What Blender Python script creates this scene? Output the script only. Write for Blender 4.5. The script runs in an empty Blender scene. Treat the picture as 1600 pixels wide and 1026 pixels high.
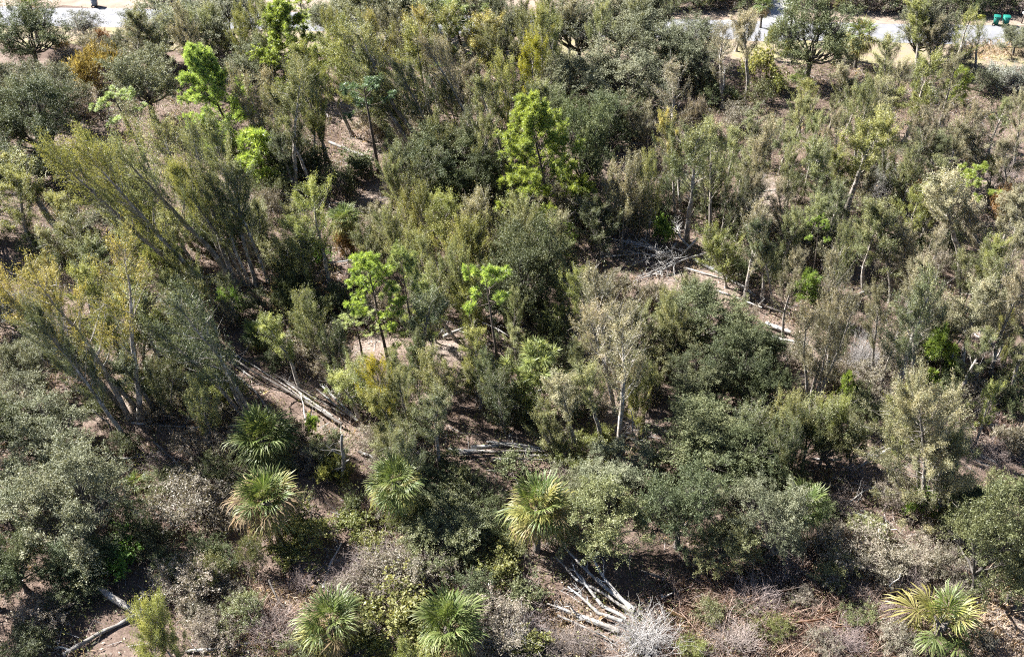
import bpy, math, random
import numpy as np
from mathutils import Vector, Matrix, Quaternion

SC = bpy.context.scene
COL = SC.collection
R = math.radians

# ------------------------------------------------------------------ camera, sky, sun, exposure
F, CH, DEP = 1700.0, 46.0, R(37.0)
cd = bpy.data.cameras.new('camera'); cam = bpy.data.objects.new('camera', cd); COL.objects.link(cam)
cam.location = (0, 0, CH); cam.rotation_euler = (math.pi/2 - DEP, 0, 0)
cd.sensor_width = 36.0; cd.lens = 36.0*F/1600.0; cd.clip_start = 0.5; cd.clip_end = 6000
SC.camera = cam

SUN_EL = R(41.0)
SHADOW = Vector((0.89, -0.45, 0)).normalized()          # way the shadows fall on the ground
world = bpy.data.worlds.new('World'); SC.world = world; world.use_nodes = True
wn = world.node_tree.nodes; wl = world.node_tree.links
sky = wn.new('ShaderNodeTexSky'); sky.sky_type = 'NISHITA'; sky.sun_disc = False
sky.sun_elevation = SUN_EL; sky.air_density = 0.5; sky.dust_density = 0.3
sky.sun_rotation = math.atan2(-SHADOW.x, -SHADOW.y)
wl.new(sky.outputs[0], wn['Background'].inputs[0]); wn['Background'].inputs[1].default_value = 0.05
ld = bpy.data.lights.new('sun', 'SUN'); sun = bpy.data.objects.new('sun', ld); COL.objects.link(sun)
ld.energy = 5.0; ld.angle = R(0.53); ld.color = (1.0, 0.982, 0.955)
ldir = Vector((SHADOW.x*math.cos(SUN_EL), SHADOW.y*math.cos(SUN_EL), -math.sin(SUN_EL)))
sun.rotation_euler = ldir.to_track_quat('-Z', 'Y').to_euler(); sun.location = (-60, 120, 90)
SC.view_settings.view_transform = 'Standard'; SC.view_settings.look = 'None'
SC.view_settings.exposure = 2.4; SC.view_settings.gamma = 1.0
SC.render.engine = 'CYCLES'
SC.cycles.use_denoising = False; SC.cycles.filter_width = 1.15
SC.cycles.max_bounces = 4; SC.cycles.diffuse_bounces = 2; SC.cycles.transmission_bounces = 3; SC.cycles.adaptive_threshold = 0.03
SC.cycles.transparent_max_bounces = 4; SC.cycles.glossy_bounces = 2

# ------------------------------------------------------------------ pixel of the survey -> place on the ground
cD, sD = math.cos(DEP), math.sin(DEP)
def ray(u, v):
    x = (u-800)/F; yv = -(v-513)/F
    return Vector((x, cD + yv*sD, -sD + yv*cD))
def G(u, v, z=0.0):
    d = ray(u, v); t = (z-CH)/d.z
    return Vector((d.x*t, d.y*t, z))
def on_plane(u, v, Y):
    d = ray(u, v); t = Y/d.y
    return Vector((d.x*t, Y, CH+d.z*t))
def proj(p):
    dx, dy, dz = p[0], p[1], p[2]-CH
    depth = dy*cD - dz*sD; up = dy*sD + dz*cD
    return 800+F*dx/depth, 513-F*up/depth, depth
def scale_at(p): return F/proj(p)[2]          # pixels per metre of the survey

# ------------------------------------------------------------------ mesh helpers
class MB:
    def __init__(s): s.v = []; s.f = []; s.n = 0; s.t = []
    def add(s, v, f, tint=0.5):
        v = np.asarray(v, float).reshape(-1, 3)
        f = np.asarray(f, int)
        s.v.append(v); s.f.append(f+s.n); s.n += len(v)
        s.t.append(np.broadcast_to(np.asarray(tint, float), (len(v),)))
    def mesh(s, name, mat=None, smooth=False):
        me = bpy.data.meshes.new(name)
        if s.n:
            V = np.concatenate(s.v).astype(np.float32)
            me.vertices.add(len(V)); me.vertices.foreach_set('co', V.ravel())
            lens = np.concatenate([np.full(len(f), f.shape[1]) for f in s.f]).astype(np.int32)
            idx = np.concatenate([f.ravel() for f in s.f]).astype(np.int32)
            me.loops.add(len(idx)); me.loops.foreach_set('vertex_index', idx)
            me.polygons.add(len(lens))
            st = np.zeros(len(lens), np.int32); st[1:] = np.cumsum(lens)[:-1]
            me.polygons.foreach_set('loop_start', st)
            a = me.attributes.new('tint', 'FLOAT', 'POINT')
            a.data.foreach_set('value', np.concatenate(s.t).astype(np.float32))
            if smooth: me.polygons.foreach_set('use_smooth', np.ones(len(lens), bool))
            me.update(calc_edges=True); me.validate()
        if mat: me.materials.append(mat)
        return me
    def build(s, name, mat, parent=None, smooth=False):
        return link(name, s.mesh(name, mat, smooth), parent)
def link(name, me, parent=None):
    o = bpy.data.objects.new(name, me); COL.objects.link(o)
    if parent is not None: o.parent = parent
    return o
def empty(name, loc=(0, 0, 0)):
    o = bpy.data.objects.new(name, None); COL.objects.link(o); o.location = loc
    o.empty_display_size = 0.3
    return o
def tag(o, label=None, cat=None, group=None, kind=None):
    if label: o['label'] = label
    if cat: o['category'] = cat
    if group: o['group'] = group
    if kind: o['kind'] = kind
    return o

def tube(mb, pts, rad, n=6, tint=0.5, cap=True):
    P = np.asarray([tuple(p) for p in pts], float); k = len(P)
    T = np.gradient(P, axis=0); T /= np.linalg.norm(T, axis=1)[:, None]+1e-9
    ref = np.array([0.31, 0.95, 0.05]); 
    if abs(T.mean(0) @ ref) > 0.9*np.linalg.norm(T.mean(0))+1e-9: ref = np.array([0.9, -0.2, 0.3])
    A = np.cross(T, ref); A /= np.linalg.norm(A, axis=1)[:, None]+1e-9
    B = np.cross(T, A)
    a = np.arange(n)*2*math.pi/n
    rad = np.asarray(rad, float)
    V = P[:, None, :] + rad[:, None, None]*(np.cos(a)[None, :, None]*A[:, None, :]+np.sin(a)[None, :, None]*B[:, None, :])
    i = np.arange(k-1)[:, None]*n; j = np.arange(n)[None, :]; j2 = (j+1) % n
    Fq = np.stack([i+j, i+j2, i+n+j2, i+n+j], -1).reshape(-1, 4)
    mb.add(V.reshape(-1, 3), Fq, tint)
    if cap:
        for r, c in ((0, P[0]), (k-1, P[-1])):
            ring = V[r]; vv = np.vstack([ring, c[None]])
            ff = np.array([[q, (q+1) % n, n] for q in range(n)])
            mb.add(vv, ff, tint)

def unit(a): return a/(np.linalg.norm(a, axis=-1, keepdims=True)+1e-9)
def leaves(mb, rng, C, axis, L, W, up=0.35, tint=0.5, out=None):
    """kite-shaped leaves at C, long side along axis (plus scatter), faces tending upward/outward"""
    N = len(C)
    ax = unit(axis)
    nr = rng.normal(size=(N, 3)); nr[:, 2] += up*2.0
    if out is not None: nr += out
    sd = unit(np.cross(ax, nr))
    L = L*rng.uniform(0.65, 1.3, (N, 1)); W = W*rng.uniform(0.7, 1.25, (N, 1))
    nn = np.cross(ax, sd)
    V = np.stack([C-ax*L*.5, C+sd*W*.5+ax*L*.05, C+ax*L*.5-nn*L*.06, C-sd*W*.5+ax*L*.05], 1).reshape(-1, 3)
    mb.add(V, np.arange(N*4).reshape(-1, 4), np.repeat(np.clip(tint, 0, 1), 4) if np.ndim(tint) else tint)

# ------------------------------------------------------------------ materials
def new_mat(name):
    m = bpy.data.materials.new(name); m.use_nodes = True
    nt = m.node_tree; nt.nodes.clear()
    return m, nt, nt.nodes, nt.links
def ramp(nodes, stops):
    r = nodes.new('ShaderNodeValToRGB'); e = r.color_ramp.elements
    while len(e) < len(stops): e.new(0.5)
    for el, (p, c) in zip(e, stops): el.position = p; el.color = (*c, 1)
    return r
def leaf_mat(name, stops=None, trans=0.32, rough=0.5, spec=0.35, vary=0.22, tboost=1.35, gain=1.0):
    m, nt, N, L = new_mat(name)
    out = N.new('ShaderNodeOutputMaterial'); mix = N.new('ShaderNodeMixShader'); mix.inputs[0].default_value = trans
    pb = N.new('ShaderNodeBsdfPrincipled'); tr = N.new('ShaderNodeBsdfTranslucent')
    pb.inputs['Roughness'].default_value = rough; pb.inputs['Specular IOR Level'].default_value = spec
    at = N.new('ShaderNodeAttribute'); at.attribute_name = 'tint'
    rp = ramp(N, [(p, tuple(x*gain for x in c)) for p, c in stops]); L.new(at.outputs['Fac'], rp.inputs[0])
    oi = N.new('ShaderNodeObjectInfo'); hs = N.new('ShaderNodeHueSaturation')
    mr = N.new('ShaderNodeMapRange'); mr.inputs[3].default_value = 1-vary; mr.inputs[4].default_value = 1+vary
    L.new(oi.outputs['Random'], mr.inputs[0]); L.new(mr.outputs[0], hs.inputs['Value'])
    mu = N.new('ShaderNodeMath'); mu.operation = 'MULTIPLY'; mu.inputs[1].default_value = 7.31
    fr = N.new('ShaderNodeMath'); fr.operation = 'FRACT'
    L.new(oi.outputs['Random'], mu.inputs[0]); L.new(mu.outputs[0], fr.inputs[0])
    mh = N.new('ShaderNodeMapRange'); mh.inputs[3].default_value = 0.485; mh.inputs[4].default_value = 0.512
    L.new(fr.outputs[0], mh.inputs[0]); L.new(mh.outputs[0], hs.inputs['Hue'])
    L.new(rp.outputs[0], hs.inputs['Color'])
    L.new(hs.outputs[0], pb.inputs['Base Color'])
    tm = N.new('ShaderNodeMix'); tm.data_type = 'RGBA'; tm.blend_type = 'MULTIPLY'; tm.inputs[0].default_value = 1
    L.new(hs.outputs[0], tm.inputs[6]); tm.inputs[7].default_value = (tboost*1.05, tboost, tboost*0.62, 1)
    L.new(tm.outputs[2], tr.inputs[0])
    L.new(pb.outputs[0], mix.inputs[1]); L.new(tr.outputs[0], mix.inputs[2]); L.new(mix.outputs[0], out.inputs[0])
    return m
def bark_mat(name, stops, scale=6.0, bump=0.6, stretch=0.25, rough=0.9, patch=None):
    m, nt, N, L = new_mat(name)
    out = N.new('ShaderNodeOutputMaterial'); pb = N.new('ShaderNodeBsdfPrincipled'); pb.inputs['Roughness'].default_value = rough
    pb.inputs['Specular IOR Level'].default_value = 0.2
    tc = N.new('ShaderNodeTexCoord'); mp = N.new('ShaderNodeMapping'); mp.inputs['Scale'].default_value = (1, 1, stretch)
    ns = N.new('ShaderNodeTexNoise'); ns.inputs['Scale'].default_value = scale; ns.inputs['Detail'].default_value = 5
    ns.inputs['Roughness'].default_value = 0.7
    L.new(tc.outputs['Object'], mp.inputs[0]); L.new(mp.outputs[0], ns.inputs[0])
    rp = ramp(N, stops); L.new(ns.outputs[0], rp.inputs[0])
    col = rp.outputs[0]
    if patch:
        n2 = N.new('ShaderNodeTexNoise'); n2.inputs['Scale'].default_value = 2.2; n2.inputs['Detail'].default_value = 4
        L.new(tc.outputs['Object'], n2.inputs[0])
        r2 = ramp(N, [(0.5, (0, 0, 0)), (0.62, (1, 1, 1))]); L.new(n2.outputs[0], r2.inputs[0])
        mx = N.new('ShaderNodeMix'); mx.data_type = 'RGBA'; L.new(r2.outputs[0], mx.inputs[0]); L.new(col, mx.inputs[6])
        mx.inputs[7].default_value = (*patch, 1); col = mx.outputs[2]
    oi = N.new('ShaderNodeObjectInfo'); hs = N.new('ShaderNodeHueSaturation')
    mr = N.new('ShaderNodeMapRange'); mr.inputs[3].default_value = 0.75; mr.inputs[4].default_value = 1.25
    L.new(oi.outputs['Random'], mr.inputs[0]); L.new(mr.outputs[0], hs.inputs['Value']); L.new(col, hs.inputs['Color'])
    L.new(hs.outputs[0], pb.inputs['Base Color'])
    bp = N.new('ShaderNodeBump'); bp.inputs['Strength'].default_value = bump; bp.inputs['Distance'].default_value = 0.04
    L.new(ns.outputs[0], bp.inputs['Height']); L.new(bp.outputs[0], pb.inputs['Normal'])
    L.new(pb.outputs[0], out.inputs[0])
    return m
def plain_mat(name, c, rough=0.6, var=0.12, scale=9.0, spec=0.4, metallic=0.0):
    m, nt, N, L = new_mat(name)
    out = N.new('ShaderNodeOutputMaterial'); pb = N.new('ShaderNodeBsdfPrincipled'); pb.inputs['Roughness'].default_value = rough
    pb.inputs['Specular IOR Level'].default_value = spec; pb.inputs['Metallic'].default_value = metallic
    tc = N.new('ShaderNodeTexCoord'); ns = N.new('ShaderNodeTexNoise'); ns.inputs['Scale'].default_value = scale; ns.inputs['Detail'].default_value = 4
    L.new(tc.outputs['Object'], ns.inputs[0])
    rp = ramp(N, [(0.3, tuple(x*(1-var) for x in c)), (0.7, tuple(min(1, x*(1+var)) for x in c))])
    L.new(ns.outputs[0], rp.inputs[0]); L.new(rp.outputs[0], pb.inputs['Base Color']); L.new(pb.outputs[0], out.inputs[0])
    return m

LM = {   # slender trees
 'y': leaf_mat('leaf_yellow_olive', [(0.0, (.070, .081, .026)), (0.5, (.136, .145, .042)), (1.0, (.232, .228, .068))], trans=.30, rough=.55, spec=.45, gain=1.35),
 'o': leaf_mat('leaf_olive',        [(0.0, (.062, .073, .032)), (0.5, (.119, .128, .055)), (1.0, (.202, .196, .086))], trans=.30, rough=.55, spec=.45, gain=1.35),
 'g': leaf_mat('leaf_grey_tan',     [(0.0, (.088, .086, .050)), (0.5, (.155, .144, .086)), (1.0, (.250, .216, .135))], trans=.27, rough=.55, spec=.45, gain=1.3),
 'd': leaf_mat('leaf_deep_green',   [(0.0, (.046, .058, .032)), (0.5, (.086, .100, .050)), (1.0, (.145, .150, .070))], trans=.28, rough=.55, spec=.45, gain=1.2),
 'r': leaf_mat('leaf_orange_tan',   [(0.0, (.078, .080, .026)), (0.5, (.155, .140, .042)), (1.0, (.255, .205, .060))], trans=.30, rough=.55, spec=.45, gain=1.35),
 'b': leaf_mat('leaf_bright_yellow',[(0.0, (.115, .125, .016)), (0.5, (.200, .195, .022)), (1.0, (.300, .270, .034))], trans=.42, spec=.4),
}
LO = {   # oaks and shrubs
 'g': leaf_mat('leaf_oak_grey',  [(0.0, (.058, .066, .036)), (0.5, (.106, .112, .066)), (1.0, (.172, .170, .108))], trans=.20, rough=.62, spec=.35, gain=1.4),
 'd': leaf_mat('leaf_oak_dark',  [(0.0, (.036, .047, .020)), (0.5, (.068, .082, .034)), (1.0, (.124, .130, .060))], trans=.20, rough=.62, spec=.35, gain=1.15),
 'o': leaf_mat('leaf_oak_olive', [(0.0, (.060, .070, .028)), (0.5, (.105, .112, .046)), (1.0, (.165, .160, .075))], trans=.22, spec=.45, gain=1.4),
 'w': leaf_mat('leaf_silver',    [(0.0, (.130, .140, .110)), (0.5, (.210, .215, .180)), (1.0, (.320, .320, .280))], trans=.2),
 't': leaf_mat('leaf_taupe',     [(0.0, (.095, .086, .062)), (0.5, (.160, .142, .108)), (1.0, (.240, .205, .165))], trans=.25, gain=1.3),
 'y': leaf_mat('leaf_lime',      [(0.0, (.095, .115, .030)), (0.5, (.165, .178, .058)), (1.0, (.265, .260, .110))], trans=.38),
 'n': leaf_mat('leaf_fresh_green',[(0.0, (.045, .095, .016)), (0.5, (.090, .165, .026)), (1.0, (.160, .240, .050))], trans=.38),
 'a': leaf_mat('leaf_gold',      [(0.0, (.18, .13, .040)), (0.5, (.28, .205, .065)), (1.0, (.38, .295, .12))], trans=.3),
 'k': leaf_mat('leaf_rust',      [(0.0, (.130, .075, .035)), (0.5, (.230, .130, .055)), (1.0, (.330, .200, .095))], trans=.2),
}
M_NEEDLE = {'n': leaf_mat('needle_bright', [(0.0, (.080, .115, .024)), (0.5, (.160, .215, .045)), (1.0, (.275, .325, .090))], trans=.42, spec=.5, gain=1.4, rough=.4),
            'p': leaf_mat('needle_pale', [(0.0, (.120, .160, .060)), (0.5, (.240, .290, .110)), (1.0, (.400, .420, .200))], trans=.35, rough=.4),
            'm': leaf_mat('needle_green', gain=1.8, stops=[(0.0, (.070, .115, .025)), (0.5, (.140, .205, .050)), (1.0, (.250, .310, .100))], trans=.35, rough=.4),
            'u': leaf_mat('needle_blue', [(0.0, (.060, .100, .050)), (0.5, (.120, .180, .090)), (1.0, (.200, .260, .140))], trans=.3, rough=.4)}
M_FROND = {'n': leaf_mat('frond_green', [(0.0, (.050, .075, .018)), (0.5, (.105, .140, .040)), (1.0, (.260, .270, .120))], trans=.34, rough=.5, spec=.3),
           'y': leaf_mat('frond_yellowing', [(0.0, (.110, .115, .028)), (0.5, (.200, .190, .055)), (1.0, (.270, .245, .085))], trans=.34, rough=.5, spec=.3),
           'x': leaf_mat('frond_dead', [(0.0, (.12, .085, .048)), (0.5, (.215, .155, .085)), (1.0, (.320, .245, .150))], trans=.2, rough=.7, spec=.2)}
B_SLIM = bark_mat('bark_slim', [(0.25, (0.070, 0.057, 0.048)), (0.5, (0.201, 0.174, 0.145)), (0.75, (0.375, 0.338, 0.290))], patch=(0.394, 0.365, 0.328))
B_OAK  = bark_mat('bark_oak', [(0.3, (0.036, 0.032, 0.027)), (0.6, (0.104, 0.092, 0.080)), (0.85, (0.200, 0.184, 0.160))])
B_PINE = bark_mat('bark_pine', [(0.3, (0.032, 0.026, 0.022)), (0.55, (0.100, 0.078, 0.064)), (0.8, (0.192, 0.156, 0.132))])
B_PALM = bark_mat('bark_palm', [(0.3, (0.049, 0.042, 0.034)), (0.6, (0.133, 0.115, 0.095)), (0.85, (0.231, 0.206, 0.175))], stretch=2.5)
B_DEAD = bark_mat('wood_bleached', [(0.25, (0.124, 0.112, 0.099)), (0.5, (0.260, 0.242, 0.220)), (0.75, (0.384, 0.366, 0.341))], scale=4, patch=(0.341, 0.341, 0.335))
B_LOG  = bark_mat('wood_grey', [(0.25, (0.070, 0.062, 0.053)), (0.5, (0.175, 0.158, 0.140)), (0.75, (0.294, 0.273, 0.252))], scale=4, patch=(0.280, 0.273, 0.259))
B_DARK = bark_mat('wood_dark', [(0.25, (0.036, 0.030, 0.026)), (0.5, (0.088, 0.077, 0.068)), (0.75, (0.168, 0.152, 0.136))], scale=4)
B_TWIG = leaf_mat('twig_pale', [(0.0, (0.163, 0.146, 0.134)), (0.5, (0.293, 0.273, 0.256)), (1.0, (0.423, 0.406, 0.390))], trans=0.0, rough=.8, spec=.2, vary=.1)
B_TWIGB= leaf_mat('twig_brown', [(0.0, (0.112, 0.087, 0.074)), (0.5, (0.225, 0.180, 0.158)), (1.0, (0.370, 0.309, 0.282))], trans=0.0, rough=.85, spec=.2, vary=.15)

def ground_mat():
    m, nt, N, L = new_mat('forest_floor')
    out = N.new('ShaderNodeOutputMaterial'); pb = N.new('ShaderNodeBsdfPrincipled'); pb.inputs['Roughness'].default_value = 0.95
    pb.inputs['Specular IOR Level'].default_value = 0.1
    tc = N.new('ShaderNodeTexCoord')
    def noise(s, d=6, r=.6):
        n = N.new('ShaderNodeTexNoise'); n.inputs['Scale'].default_value = s; n.inputs['Detail'].default_value = d; n.inputs['Roughness'].default_value = r
        L.new(tc.outputs['Object'], n.inputs[0]); return n
    a = noise(.16, 5, .62); b = noise(1.7, 8, .75); c = noise(9, 6, .7)
    r1 = ramp(N, [(0.35, (0.066, 0.046, 0.035)), (0.51, (0.124, 0.089, 0.071)), (0.63, (0.196, 0.153, 0.124)), (0.78, (0.272, 0.229, 0.194))])
    mx = N.new('ShaderNodeMath'); mx.operation = 'MULTIPLY_ADD'; mx.inputs[1].default_value = .55
    L.new(b.outputs[0], mx.inputs[0])
    h = N.new('ShaderNodeMath'); h.operation = 'MULTIPLY'; h.inputs[1].default_value = .45; L.new(a.outputs[0], h.inputs[0]); L.new(h.outputs[0], mx.inputs[2])
    r2 = ramp(N, [(0.3, (.42, .40, .38)), (0.55, (1, 1, 1)), (0.8, (1.5, 1.45, 1.4))]); L.new(c.outputs[0], r2.inputs[0])
    mm = N.new('ShaderNodeMix'); mm.data_type = 'RGBA'; mm.blend_type = 'MULTIPLY'; mm.inputs[0].default_value = .8
    L.new(r1.outputs[0], mm.inputs[6]); L.new(r2.outputs[0], mm.inputs[7]); L.new(mm.outputs[2], pb.inputs['Base Color'])
    at = N.new('ShaderNodeAttribute'); at.attribute_name = 'tint'
    sa = N.new('ShaderNodeMath'); sa.operation = 'MULTIPLY_ADD'; sa.inputs[1].default_value = .14
    L.new(at.outputs['Fac'], sa.inputs[0]); L.new(mx.outputs[0], sa.inputs[2]); L.new(sa.outputs[0], r1.inputs[0])
    bp = N.new('ShaderNodeBump'); bp.inputs['Strength'].default_value = .8; bp.inputs['Distance'].default_value = .12
    L.new(b.outputs[0], bp.inputs['Height']); L.new(bp.outputs[0], pb.inputs['Normal']); L.new(pb.outputs[0], out.inputs[0])
    return m
def strip_mat(name, stops, s=1.2, rough=.95, s2=14, bump=.4):
    m, nt, N, L = new_mat(name)
    out = N.new('ShaderNodeOutputMaterial'); pb = N.new('ShaderNodeBsdfPrincipled'); pb.inputs['Roughness'].default_value = rough
    pb.inputs['Specular IOR Level'].default_value = 0.2
    tc = N.new('ShaderNodeTexCoord'); n = N.new('ShaderNodeTexNoise'); n.inputs['Scale'].default_value = s; n.inputs['Detail'].default_value = 9; n.inputs['Roughness'].default_value = .7
    L.new(tc.outputs['Object'], n.inputs[0]); r = ramp(N, stops); L.new(n.outputs[0], r.inputs[0]); L.new(r.outputs[0], pb.inputs['Base Color'])
    n2 = N.new('ShaderNodeTexNoise'); n2.inputs['Scale'].default_value = s2; L.new(tc.outputs['Object'], n2.inputs[0])
    bp = N.new('ShaderNodeBump'); bp.inputs['Strength'].default_value = bump; bp.inputs['Distance'].default_value = .03
    L.new(n2.outputs[0], bp.inputs['Height']); L.new(bp.outputs[0], pb.inputs['Normal']); L.new(pb.outputs[0], out.inputs[0])
    return m

# ------------------------------------------------------------------ setting: ground, road, verges
def road_y(x): return 117.0 - 0.052*x          # middle of the road
rng = np.random.default_rng(7)
PALE = [(560, 165, 60, 34), (595, 205, 60, 34), (600, 305, 60, 22), (585, 545, 50, 22), (1565, 985, 130, 80), (1440, 905, 80, 44), (985, 655, 60, 34), (250, 625, 70, 46),
        (1235, 530, 50, 34), (1565, 665, 70, 26), (1585, 300, 60, 40), (1080, 440, 110, 36), (115, 100, 80, 40), (420, 965, 70, 44), (480, 665, 50, 30), (1000, 490, 60, 20),
        (285, 665, 60, 24), (1270, 590, 40, 30), (1200, 300, 50, 24), (1350, 350, 60, 24), (950, 240, 50, 40), (1420, 610, 60, 30), (1530, 705, 60, 24), (560, 890, 60, 30), (700, 545, 40, 20), (330, 280, 30, 20)]
def make_ground():
    xs = np.linspace(-75, 75, 251); ys = np.linspace(24, 108, 141)
    X, Y = np.meshgrid(xs, ys)
    rr = np.random.default_rng(3); Z = np.zeros_like(X)
    for k in range(26):
        wl_ = rr.uniform(2.5, 12); a = rr.uniform(0, 6.28); ph = rr.uniform(0, 6.28)
        Z += 0.011*wl_**.6*np.sin((X*math.cos(a)+Y*math.sin(a))*6.283/wl_+ph)
    edge = np.minimum(np.minimum(X+75, 75-X), np.minimum(Y-24, 104-Y)); Z *= np.clip(edge/6, 0, 1)
    mb = MB(); n, m_ = X.shape
    i = (np.arange(n-1)[:, None]*m_+np.arange(m_-1)[None, :]).ravel()
    S_ = np.zeros_like(X)
    for u, v, a, b in PALE:                     # bare sandy spots in the litter
        c = G(u, v); k = F/proj(c)[2]; ra = a/k; rb = b/k/math.sin(math.atan2(CH, c.y))
        S_ = np.maximum(S_, np.clip(1.5-1.15*np.sqrt(((X-c.x)/ra)**2+((Y-c.y)/rb)**2), 0, 1))
    mb.add(np.stack([X, Y, Z], -1).reshape(-1, 3), np.stack([i, i+1, i+m_+1, i+m_], 1), S_.ravel())
    S = 2500                                    # flat country round the plot, out to the horizon
    x0, x1, y0, y1 = -75, 75, 24, 108
    q = [(-S, -S), (S, -S), (S, S), (-S, S)]; p = [(x0, y0), (x1, y0), (x1, y1), (x0, y1)]
    V = [(*a, 0) for a in q+p]
    mb.add(V, [[0, 1, 5, 4], [1, 2, 6, 5], [2, 3, 7, 6], [3, 0, 4, 7]], 0.0)
    g = mb.build('ground', ground_mat(), smooth=True); tag(g, kind='structure')
make_ground()
def strip(name, off0, off1, z, mat, jag=0.0, x0=-400, x1=400, step=1.0):
    rr = np.random.default_rng(int(abs(off0)*100)+5)
    xs = np.concatenate([np.linspace(x0, -90, 12)[:-1], np.arange(-90, 90, step), np.linspace(90, x1, 12)])
    j0 = rr.normal(size=len(xs))*jag; j1 = rr.normal(size=len(xs))*jag
    k = np.ones(3)/3; j0 = np.convolve(j0, k, 'same'); j1 = np.convolve(j1, k, 'same')
    c = road_y(xs)
    V = np.concatenate([np.stack([xs, c+off0+j0, np.full_like(xs, z)], 1), np.stack([xs, c+off1+j1, np.full_like(xs, z)], 1)])
    n = len(xs); i = np.arange(n-1)
    mb = MB(); mb.add(V, np.stack([i, i+1, i+n+1, i+n], 1)); o = mb.build(name, mat); tag(o, kind='structure')
strip('verge_near', -8.5, -2.4, .006, strip_mat('verge_dry_grass', [(0.3, (0.136, 0.102, 0.075)), (0.46, (0.204, 0.160, 0.116)), (0.56, (0.167, 0.153, 0.075)), (0.7, (0.245, 0.204, 0.150))], s=.55), .9)
strip('verge_far', 2.4, 8.0, .006, strip_mat('verge_tan', [(0.3, (0.145, 0.106, 0.079)), (0.5, (0.205, 0.158, 0.122)), (0.7, (0.251, 0.205, 0.162))], s=.6), .9)
strip('road', -2.75, 2.75, .014, strip_mat('road_pale_asphalt', [(0.28, (.105, .105, .112)), (0.45, (.155, .155, .163)), (0.55, (.172, .172, .180)), (0.72, (.205, .205, .208))], s=.8, rough=.85, bump=.15), .22)


# ------------------------------------------------------------------ plant kinds, built once each
def wander(rng, p0, d, L, n, wob, lift=0.0):
    """points of a gently crooked stem from p0 along d"""
    P = [np.array(p0, float)]; d = np.array(d, float); d /= np.linalg.norm(d)
    for i in range(n):
        d = d+rng.normal(size=3)*wob; d[2] += lift; d /= np.linalg.norm(d)
        P.append(P[-1]+d*L/n)
    return P

def slim_tree(seed, H=11.0, CR=1.9, bare=0.32, nb=34, per=3, nl=62, sparse=1.0, stems=1, elr=(32, 62)):
    """slender tree with steep ascending plumes of narrow leaves"""
    rng = np.random.default_rng(seed); tr = MB(); cr = MB()
    for s_ in range(stems):
        off = rng.normal(size=3)*.25*(stems > 1); off[2] = 0
        dirv = np.array([rng.normal()*.05, rng.normal()*.05, 1.0])+(rng.normal(size=3)*[.12, .12, 0] if stems > 1 else 0)
        h = H*(1 if s_ == 0 else rng.uniform(.75, .97))
        T = wander(rng, off, dirv, h*.96, 12, .065, .045); T = np.array(T)
        r0 = .0195*H*(1 if stems == 1 else .75)
        tt = np.linspace(0, 1, 13); rad = r0*(1-tt)**.8+.012; rad[0] *= 1.35
        tube(tr, T, rad, 7)
        n_b = int(nb/stems*(1.25 if stems > 1 else 1))
        for i in range(n_b):
            t = bare+(1-bare)*((i+rng.uniform(0, .8))/n_b)**.9
            p = np.array([np.interp(t, tt, T[:, k]) for k in range(3)])
            az = i*2.399+rng.normal()*.5
            u = (t-bare)/(1-bare)
            prof = (.55+.75*math.sin(math.pi*min(1, u*.85+.12))**.8)*(1-.45*u**3)
            Lb = CR*prof*rng.uniform(.6, 1.25)
            el = R(rng.uniform(*elr))
            d = (math.cos(az)*math.cos(el), math.sin(az)*math.cos(el), math.sin(el))
            B = np.array(wander(rng, p, d, Lb*1.25, 6, .13, .06))
            tube(tr, B, np.linspace(.010*H*.32*(1-t*.5)+.006, .006, 7), 4, cap=False)
            ctint = rng.uniform(.05, .75)
            for k in range(4):                            # bare twigs showing through the leaves
                a = rng.integers(1, 6); tw = np.array(wander(rng, B[a], unit(B[a]-B[a-1])+rng.normal(size=3)*.5+[0, 0, .3], rng.uniform(.5, 1.3), 3, .12))
                tube(tr, tw, [.013, .010, .008, .005], 3, cap=False)
            for k in range(per):
                q = rng.uniform(.32, 1.05); qi = min(5.999, q*6); a = int(qi)
                c = B[a]+(B[a+1]-B[a])*(qi-a)
                ax0 = unit(B[min(6, a+1)]-B[a])*.7+np.array([0, 0, .55])+rng.normal(size=3)*.25
                ax0 = unit(ax0)
                m = int(nl*sparse*rng.uniform(.5, 1.5))
                ls = rng.normal(size=(m, 3))*.115*rng.uniform(.6, 1.4); al = rng.normal(size=(m, 1))*.36
                C = c+ls+ax0*al+np.array([0, 0, .12])
                axis = ax0[None]*.8+rng.normal(size=(m, 3))*.75; axis[:, 2] -= .12
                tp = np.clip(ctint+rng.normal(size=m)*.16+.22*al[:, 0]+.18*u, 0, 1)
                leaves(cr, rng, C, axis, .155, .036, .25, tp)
    return tr.mesh('slender_trunk', B_SLIM, True), cr.mesh('slender_crown', LM['o'])

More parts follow.
